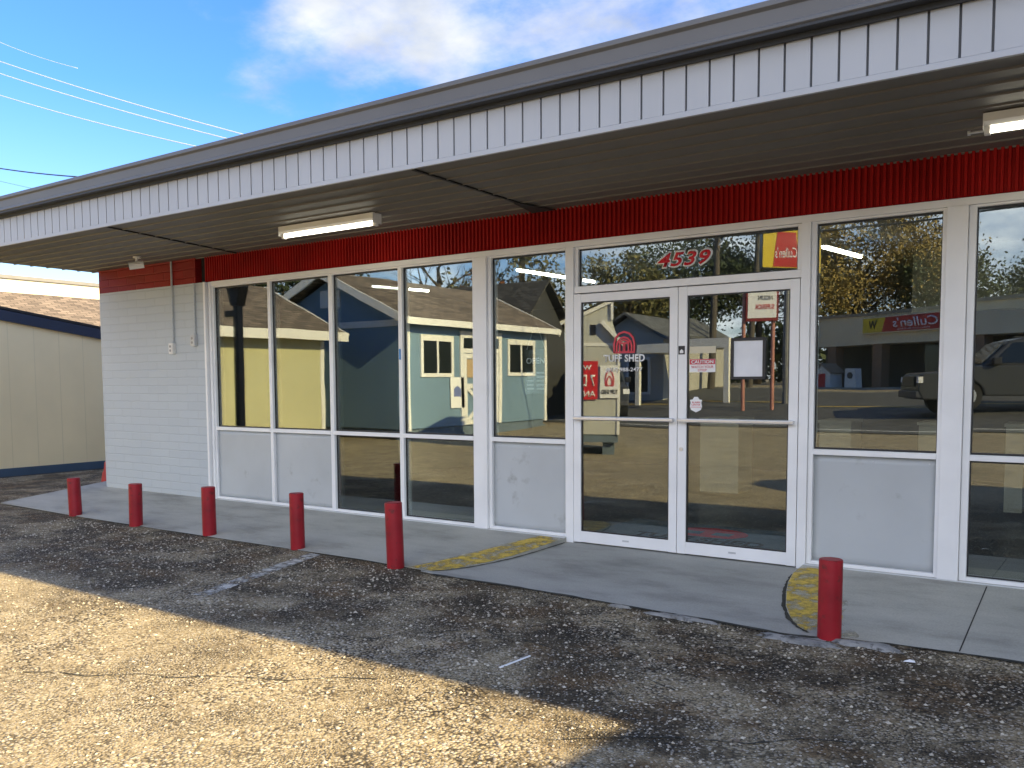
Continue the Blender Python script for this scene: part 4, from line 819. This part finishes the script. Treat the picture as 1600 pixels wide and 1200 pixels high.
# store with the beige fascia across the street
ang = math.atan2(0.52, 0.854)
e = empty('strip_store', (-9.15, -40, 1.07), ang, 'beige fronted store with red and yellow sign across the street', 'store')
M_BEIGE = mat('beige_stucco', (0.80, 0.68, 0.46), 0.8, 0.08, 0.8); M_TANBRICK = brick_mat('tan_brick', (0.30, 0.19, 0.12), 0.25, 0.08)
b = MB(); b.box(-1, 22, -9, -1.4, 0, 3.2); b.build('wall', mat('dark_storefront', (0.06, 0.05, 0.035), 0.6), e)
b = MB(); b.box(-0.1, 22, -9, 0.0, 2.2, 3.6); b.build('fascia', M_BEIGE, e); b = MB(); b.box(-0.2, 22.1, -9, 0.1, 3.6, 3.75); b.build('roof_cap', mat('tan_cap', (0.35, 0.3, 0.22), 0.7), e)
b = MB()
for x in (0.5, 3.4, 8.5, 13): b.box(x, x+0.55, -0.6, -0.05, 0, 2.2)
b.build('column', M_TANBRICK, e); b = MB(); b.box(-1, 22, -1.4, 1.6, -0.3, 0.1); b.build('walk', M_CONC, e)
b = MB(); b.box(5.4, 7.4, -1.38, -1.34, 0.2, 2.1); b.build('window', M_WINGLASS, e)
sgn = empty('store_sign', (-9.15+0.854*5.1-0.52*0.04, -40+0.52*5.1+0.854*0.04, 3.80), ang, 'red and yellow store sign with white script on the beige fascia', 'sign')
M_SIGNRED = mat('sign_red', (0.52, 0.03, 0.02), 0.45); M_SIGNYEL = mat('sign_yellow', (0.75, 0.55, 0.03), 0.45)
b = MB(); b.box(-2.2, 2.6, 0.0, 0.16, -0.05, 0.75); b.build('cabinet', M_BEIGE, sgn); b = MB(); b.prism([(-0.95, 0.0), (2.5, 0.0), (2.5, 0.7), (-0.75, 0.7)], 'y', 0.161, 0.17); b.build('red_panel', M_SIGNRED, sgn); b = MB(); b.prism([(-2.1, 0), (-0.96, 0.0), (-0.76, 0.7), (-2.1, 0.7)], 'y', 0.161, 0.17); b.build('yellow_panel', M_SIGNYEL, sgn)
# the face looks towards +y, so its text runs along -x
text_obj('lettering', "Cullen's", M_VINYLW, sgn, (0.95, 0.18, 0.40), (-1, 0, 0), (0, 0, 1), width=2.5, height=0.44, shear=0.2, fat=0.01)
text_obj('lettering', "Discount Building", M_VINYLW, sgn, (0.9, 0.18, 0.08), (-1, 0, 0), (0, 0, 1), width=1.8, height=0.09)
text_obj('monogram', "W", M_BLACK, sgn, (-1.5, 0.18, 0.37), (-1, 0, 0), (0, 0, 1), width=0.5, height=0.42, fat=0.03)
# small playhouse and cabinet on the walk of that store
e = empty('playhouse', (-9.15+0.854*1.1-0.52*0.5, -40+0.52*1.1+0.854*0.5, 1.17), ang, 'small cream playhouse with red door on the walk of the store opposite', 'playhouse')
b = MB(); b.prism([(-0.55, 0), (0.55, 0), (0.55, 0.75), (0, 1.15), (-0.55, 0.75)], 'y', -0.4, 0.4); b.build('wall', M_WHITE, e); b = MB(); b.box(-0.22, 0.22, 0.4, 0.43, 0, 0.7); b.build('door', M_VINYLR, e); b = MB(); b.bar((-0.68, 0, 0.72), (0, 0, 1.22), 1.0, 0.07); b.bar((0.68, 0, 0.72), (0, 0, 1.22), 1.0, 0.07); b.build('roof', mat('tan_roof', (0.4, 0.3, 0.2), 0.7), e)
e = empty('letter_stand', (-9.15+0.854*2.75-0.52*0.5, -40+0.52*2.75+0.854*0.5, 1.17), ang, 'pale stand with round opening beside the small playhouse', 'stand')
b = MB(); b.prism([(-0.38, 0), (0.38, 0), (0.3, 0.95), (-0.3, 0.95)], 'y', -0.2, 0.2); b.build('body', M_WHITE, e); b = MB(); b.tube([(0, 0.2, 0.6), (0, 0.22, 0.6)], 0.17, 14); b.build('opening', M_BLACK, e)
# tall pole sign and the reader-board sign on two pink poles
e = empty('pole_sign', (-6.3, -24, gz(-24)), R(-28), 'tall red and yellow pole sign by the street', 'sign')
b = MB(); b.tube([(0, 0, -0.2), (0, 0, 4.8)], 0.12, 12); b.build('pole', mat('pole_grey', (0.2, 0.2, 0.2), 0.5), e)
zc = 4.75; b = MB(); b.prism([(-1.0, zc), (1.2, zc-0.1), (1.2, zc+1.15), (0.2, zc+1.5), (-1.0, zc+1.25)], 'y', -0.25, 0.25); b.build('cabinet', M_BLACK, e)
b = MB(); b.prism([(-0.97, zc+0.03), (1.17, zc-0.07), (1.17, zc+1.12), (0.2, zc+1.46), (-0.97, zc+1.22)], 'y', 0.251, 0.26); b.build('yellow_panel', M_SIGNYEL, e)
b = MB(); b.prism([(-0.62, zc+0.05), (0.22, zc+0.0), (0.14, zc+1.15), (-0.50, zc+1.2)], 'y', 0.261, 0.27); b.build('red_panel', M_SIGNRED, e)
text_obj('lettering', "Cullen's", M_VINYLW, e, (-0.2, 0.28, zc+0.5), (-1, 0, 0), (0, 0, 1), width=0.72, height=0.34, shear=0.2)
e = empty('reader_board', (-6.55, -22, gz(-22)), R(-24), 'red framed reader board sign on two pink poles', 'sign')
M_PINK = mat('pink_pole', (0.45, 0.20, 0.16), 0.6)
for x in (-0.55, 0.38):
    b = MB(); b.tube([(x, 0, -0.2), (x, 0, 4.1)], 0.065, 12); b.build('pole', M_PINK, e)
b = MB(); b.box(-0.5, 0.52, -0.14, 0.14, 2.95, 4.1); b.build('cabinet', mat('sign_frame_red', (0.25, 0.025, 0.025), 0.5), e); b = MB(); b.box(-0.44, 0.46, 0.141, 0.15, 3.05, 4.02); b.build('face', M_VINYLW, e)
text_obj('lettering', "SUPERCUTS", M_BLACK, e, (0.0, 0.155, 3.35), (-1, 0, 0), (0, 0, 1), width=0.75, height=0.2, fat=0.02) if False else text_obj('lettering', "NGUN", M_BLACK, e, (0.1, 0.155, 3.72), (-1, 0, 0), (0, 0, 1), width=0.45, height=0.16, fat=0.02)
text_obj('lettering', "SUPERIOR", M_VINYLR, e, (0.08, 0.155, 3.42), (-1, 0, 0), (0, 0, 1), width=0.6, height=0.17, fat=0.02)
# utility poles and overhead lines
M_WOOD = mat('weathered_pole', (0.10, 0.085, 0.07), 0.9, 0.25, 5)
for x, y, h, rr_, lab in ((-11.4, -30, 10.5, 0.16, 'dark wooden utility pole with crossarm and transformer by the street'), (-9.9, -30.8, 9.5, 0.14, 'second wooden utility pole, beside the pole sign')):
    e = empty('utility_pole', (x, y, gz(y)), 0, lab, 'utility pole', 'utility poles by the street')
    b = MB(); b.tube([(0, 0, -0.3), (0.25, 0, h)], [rr_, rr_*0.7], 10); b.build('pole', M_WOOD, e, smooth='auto'); b = MB(); b.box(-1.0, 1.4, -0.06, 0.06, h-0.9, h-0.75); b.build('crossarm', M_WOOD, e)
    b = MB(); b.tube([(0.62, 0.1, h-2.6), (0.62, 0.1, h-1.7)], 0.24, 14); b.build('transformer', M_GALV, e, smooth='auto')
def wire(a, c, sag, rad, label, name='power_line', m=M_BLACK):
    a, c = Vector(a), Vector(c); P = [a.lerp(c, t/24) - Vector((0, 0, sag*4*(t/24)*(1-t/24))) for t in range(25)]
    b = MB(); b.tube(P, rad, 5); return tag(b.build(name, m, smooth=True), label, 'power line', 'overhead lines')
M_WIREW = mat('bright_wire', (0.80, 0.80, 0.80), 0.35, 0.02, metal=0.2); M_WIRED = mat('dark_wire', (0.03, 0.03, 0.05), 0.6)
W_ = [((-76.7, 30, 29.5), (-40.0, 30, 16.35), 0.034, 'uppermost bright overhead wire in the sky left of the roof'), ((-76.8, 30, 28.5), (-41.5, 30, 16.35), 0.034, 'second bright overhead wire in the sky left of the roof'),
      ((-77, 30, 26.7), (-44.6, 30, 16.4), 0.034, 'third bright overhead wire in the sky left of the roof'), ((-76.5, 30, 31.25), (-61, 30, 25.0), 0.018, 'faintest overhead wire at the upper left corner of the sky')]
for a, c, r_, lab in W_: wire(a, c, 0.25, r_, lab, m=M_WIREW)
wire((-80, 30, 20.95), (-46, 30, 14.9), 0.55, 0.05, 'thick dark overhead cable just above the roof on the left', m=M_WIRED)
wire((-77.7, 30, 19.45), (-50, 30, 12.9), 0.1, 0.014, 'thin grey overhead wire lowest on the left', m=M_WIRED)
wire((-50, -15, 7.4), (40, -13, 6.4), 2.0, 0.022, 'black overhead line mirrored in the upper windows')
wire((-60, -29.6, 10.3), (60, -29.6, 10.6), 0.5, 0.02, 'black line along the street poles, upper'); wire((-60, -29.4, 8.8), (60, -29.4, 9.0), 0.5, 0.02, 'black line along the street poles, lower')
e = empty('street_lamp', (-11.1, -29.8, 7.2), 0, 'street lamp arm on the wooden pole with transformer', 'street lamp')
b = MB(); b.tube([(0, 0, 0), (0.6, 0.0, 0.75), (1.6, 0.0, 1.1), (2.6, 0.0, 1.1)], 0.04, 8); b.build('arm', M_GALV, e, smooth='auto'); b = MB(); b.lathe([(0.02, 1.14), (0.14, 1.08), (0.10, 1.0)], (2.7, 0), 12); b.build('lamp_head', M_GALV, e)

def suv(x, y, z, rz, label):
    e = empty('parked_suv', (x, y, z), rz, label, 'car')
    paint = mat('grey_car_paint', (0.05, 0.052, 0.055), 0.25, 0.03); rub = mat('tyre_rubber', (0.02, 0.02, 0.02), 0.8)
    def arch(cx, r=0.43): return [(cx-r*cos(pi*k/8), 0.38+r*sin(pi*k/8)) for k in range(9)]
    low = [(-2.45, 0.45), (-2.45, 0.38)] + [(-1.5-0.43, 0.38)] + arch(-1.5)[1:] + arch(1.5) + [(2.4, 0.38), (2.5, 0.62), (2.47, 0.95), (2.35, 1.08), (1.2, 1.18), (-2.4, 1.20), (-2.5, 1.0)]
    b = MB(); b.prism(low, 'y', -0.95, 0.95); b.build('body', paint, e, bevel=0.04)
    b = MB(); up = [(-2.38, 1.19), (1.15, 1.17), (0.45, 1.78), (0.1, 1.86), (-1.9, 1.88), (-2.2, 1.80)]; n = len(up)
    b.add([(px, -0.92, pz) if pz < 1.3 else (px, -0.76, pz) for px, pz in up] + [(px, 0.92, pz) if pz < 1.3 else (px, 0.76, pz) for px, pz in up], [tuple(range(n)), tuple(range(2*n-1, n-1, -1))] + [(i, n+i, n+(i+1) % n, (i+1) % n) for i in range(n)])
    b.build('cabin', paint, e, bevel=0.05)
    for s in (-1, 1):
        for xs_ in ([(-2.1, 1.25), (-1.28, 1.25), (-1.28, 1.74), (-1.95, 1.74)], [(-1.2, 1.25), (-0.25, 1.25), (-0.25, 1.76), (-1.2, 1.76)], [(-0.17, 1.25), (0.85, 1.25), (0.36, 1.74), (-0.17, 1.76)]):
            b = MB(); f4 = lambda p, o: (p[0], s*(0.925-(p[1]-1.19)*0.245+o), p[1]); b.add([f4(p, -0.01) for p in xs_]+[f4(p, 0.012) for p in xs_], [(0,1,2,3),(4,5,6,7),(0,1,5,4),(1,2,6,5),(2,3,7,6),(3,0,4,7)]); b.build('window', M_WINGLASS, e)
        for cx in (-1.5, 1.5):
            b = MB(); b.tube([(cx, s*0.70, 0.38), (cx, s*0.955, 0.38)], 0.38, 24); w = b.build('wheel', rub, e); b = MB(); b.tube([(cx, s*0.95, 0.38), (cx, s*0.965, 0.38)], 0.24, 16); b.build('rim', M_ALU, w)
        b = MB(); b.box(2.38, 2.49, s*0.85-0.12, s*0.85+0.09, 0.82, 0.98); b.build('headlight', M_VINYLW, e); b = MB(); b.box(-2.52, -2.42, s*0.86-0.08, s*0.86+0.08, 0.9, 1.25); b.build('tail_light', M_VINYLR, e)
    b = MB(); b.box(2.44, 2.525, -0.62, 0.62, 0.72, 0.98); b.build('grille', M_BLACK, e); b = MB(); b.box(2.3, 2.56, -0.93, 0.93, 0.42, 0.60); b.build('bumper', mat('bumper_plastic', (0.06, 0.06, 0.065), 0.5), e, bevel=0.03)
    for s in (-1, 1):
        b = MB(); b.box(0.72, 0.9, s*1.02-0.09, s*1.02+0.09, 1.2, 1.38); b.build('mirror', M_BLACK, e, bevel=0.02); b = MB(); b.bar((-1.9, s*0.66, 1.95), (-0.1, s*0.66, 1.93), 0.04, 0.04); b.build('roof_rail', M_BLACK, e)
    b = MB(); b.add([(1.10, -0.85, 1.215), (1.10, 0.85, 1.215), (0.53, 0.70, 1.735), (0.53, -0.70, 1.735), (1.12, -0.85, 1.235), (1.12, 0.85, 1.235), (0.55, 0.70, 1.755), (0.55, -0.70, 1.755)], [(0,3,2,1),(4,5,6,7),(0,1,5,4),(1,2,6,5),(2,3,7,6),(3,0,4,7)]); b.build('windscreen', M_WINGLASS, e)
    return e
SV = suv(0.75, -22.8, gz(-22.8)+0.02, R(157), 'grey sport utility car on the street mirrored in the rightmost windows')
SV.scale = (1.12, 1.08, 1.14)
suv(-11.9, -20.5, gz(-20.5), R(60), 'grey sport utility car parked before the grey house')['label'] = 'dark parked car in front of the grey house across the lot'

# ------------------------------------------------------------------ trees
M_BARK = mat('bark', (0.07, 0.055, 0.04), 0.9, 0.3, 6)
def tree(x, y, z, h, crown, leafm, nleaf, size, label, bare=False, cat='tree', seed=1, name='tree', zlow=0.35):
    rnd = random.Random(seed); e = empty(name, (x, y, z), 0, label, cat, 'trees beyond the street' if not bare else None)
    b = MB(); ends = []
    b.tube([(0, 0, -0.3), (0.05*h*rnd.uniform(-1, 1)*0.5, 0, h*0.35), (0.03*h*rnd.uniform(-1, 1), 0.02*h, h*0.72)], [h*0.028, h*0.021, h*0.008], 8)
    def branch(p, d, L, r, dep):
        q = p + d*L; mid = p + d*L*0.5 + Vector((rnd.uniform(-1, 1), rnd.uniform(-1, 1), rnd.uniform(0, 1)))*L*0.08
        b.tube([p, mid, q], [r, r*0.75, r*0.5], 5, cap=False); ends.append(q); ends.append(mid)
        if dep > 0:
            for _ in range(3 if bare else 2):
                nd = (d + Vector((rnd.uniform(-1, 1), rnd.uniform(-1, 1), rnd.uniform(-0.3, 0.8)))*0.75).normalized(); branch(p + d*L*rnd.uniform(0.5, 1), nd, L*0.66, r*0.55, dep-1)
    for k in range(9 if bare else 8):
        a = 2.4*k; zz = h*rnd.uniform(zlow, 0.68); d = Vector((cos(a), sin(a), rnd.uniform(0.35, 1.1))).normalized(); branch(Vector((0, 0, zz)), d, crown*rnd.uniform(0.55, 0.8), h*0.009, 3 if bare else 2)
    b.build('trunk', M_BARK, e, smooth=True)
    if leafm and nleaf:
        v = []; fs = []
        for k in range(nleaf):
            c = rnd.choice(ends) + Vector((rnd.gauss(0, 1), rnd.gauss(0, 1), rnd.gauss(0, 0.8)))*crown*0.17
            a = Vector((rnd.uniform(-1, 1), rnd.uniform(-1, 1), rnd.uniform(-1, 1))).normalized(); t = a.orthogonal().normalized(); t = Matrix.Rotation(rnd.uniform(0, 6.28), 3, a) @ t; u = a.cross(t); s = size*rnd.uniform(0.6, 1.3); i0 = len(v)
            v += [c-t*s, c-u*s*0.55, c+t*s, c+u*s*0.55]; fs.append((i0, i0+1, i0+2, i0+3))
        L = MB(); L.v = [tuple(q) for q in v]; L.f = fs; L.build('crown', leafm, e, recalc=False)
    return e
LF_AUT = leaf_mat('autumn_leaves', (0.16, 0.13, 0.035), (0.40, 0.29, 0.09)); LF_GRN = leaf_mat('dark_leaves', (0.02, 0.035, 0.012), (0.06, 0.085, 0.03)); LF_ORG = leaf_mat('orange_leaves', (0.28, 0.09, 0.02), (0.42, 0.18, 0.05)); LF_OLV = leaf_mat('olive_leaves', (0.07, 0.075, 0.02), (0.17, 0.15, 0.05))
tree(-9.0, -48, 1.05, 11.0, 5.2, LF_AUT, 24000, 0.11, 'big autumn tree behind the beige store', seed=3, zlow=0.18)
tree(-5.2, -50, 1.05, 8.2, 3.0, LF_GRN, 8000, 0.12, 'dark evergreen tree right of the big autumn tree', seed=4)
tree(-14.6, -46, 1.05, 9.4, 3.8, LF_GRN, 12000, 0.12, 'dark tree left of the beige store', seed=5)
tree(-18.6, -44, 1.05, 7.8, 4.0, LF_GRN, 12000, 0.12, 'dark round tree behind the utility pole', seed=6)
tree(-19.5, -38, 1.05, 7.2, 2.6, LF_OLV, 4000, 0.13, 'olive green tree behind the grey house', seed=8)
tree(-25.0, -28, 0.9, 8.8, 3.0, None, 0, 0.1, 'bare leafless tree behind the teal shed roof', bare=True, seed=9, name='bare_tree')
tree(-23.2, -29.5, 0.95, 7.4, 1.6, LF_ORG, 900, 0.11, 'small orange autumn tree behind the teal shed roof', seed=10)
tree(-21.6, -30, 0.95, 9.6, 2.8, LF_OLV, 3500, 0.12, 'thin olive autumn tree behind the dark shed', seed=11)
tree(-33.0, -24, 0.7, 8.4, 3.4, LF_GRN, 5000, 0.15, 'dark green tree behind the pale yellow shed roof', seed=12)
tree(2.0, -56, 1.05, 8.0, 4.5, LF_GRN, 12000, 0.12, 'wide dark tree behind the right of the beige store', seed=13)
tree(-1.5, -60, 1.05, 7.0, 4.0, LF_GRN, 8000, 0.12, 'low dark tree far behind the beige store', seed=14)

# far-off wood closing the view across the street: one mass
rnd = random.Random(77); v = []; fs = []
for k in range(26000):
    x = rnd.uniform(-75, 30); top = 4.2 + 1.6*sin(x*0.33) + 1.0*sin(x*0.9+1) + 0.6*sin(x*2.1)
    c = Vector((x, -63 + rnd.uniform(-5, 3), 1.0 + top*rnd.random()**0.7)); a = Vector((rnd.uniform(-1, 1), rnd.uniform(-1, 1), rnd.uniform(-1, 1))).normalized(); t = a.orthogonal().normalized(); t = Matrix.Rotation(rnd.uniform(0, 6.28), 3, a) @ t; u = a.cross(t); q = rnd.uniform(0.15, 0.42); i0 = len(v)
    v += [c-t*q, c-u*q*0.6, c+t*q, c+u*q*0.6]; fs.append((i0, i0+1, i0+2, i0+3))
L = MB(); L.v = [tuple(p) for p in v]; L.f = fs; tag(L.build('far_wood', LF_GRN, recalc=False), 'dark line of woodland closing the view beyond the street', 'woodland', kind='stuff')

# loose chippings lying on the lot
rnd = random.Random(5); v = []; fs = []
OCT = [(1,0,0),(0,1,0),(-1,0,0),(0,-1,0),(0,0,1),(0,0,-1)]; OF = [(0,1,4),(1,2,4),(2,3,4),(3,0,4),(1,0,5),(2,1,5),(3,2,5),(0,3,5)]
for k in range(9000):
    x = rnd.uniform(-6.5, 3.2); y = -1.50 - 3.9*rnd.random()**1.25
    if -1.6 < x < 2.0 and y > -1.60: continue
    q = rnd.uniform(0.004, 0.011) * (1.25 if rnd.random() < 0.1 else 1); a = rnd.uniform(0, 6.28); i0 = len(v); z0 = lot_z(x, y)
    for p in OCT:
        px_, py_, pz_ = p[0]*q*rnd.uniform(0.8, 1.5), p[1]*q*rnd.uniform(0.7, 1.2), p[2]*q*rnd.uniform(0.5, 0.8)
        v.append((x+px_*cos(a)-py_*sin(a), y+px_*sin(a)+py_*cos(a), z0+pz_+0.002))
    fs += [tuple(i0+j for j in f_) for f_ in OF]
L = MB(); L.v = v; L.f = fs; tag(L.build('loose_gravel', leaf_mat('loose_stone', (0.12, 0.09, 0.06), (0.62, 0.56, 0.44)), recalc=False), 'loose pale chippings scattered over the lot', 'gravel', kind='stuff')
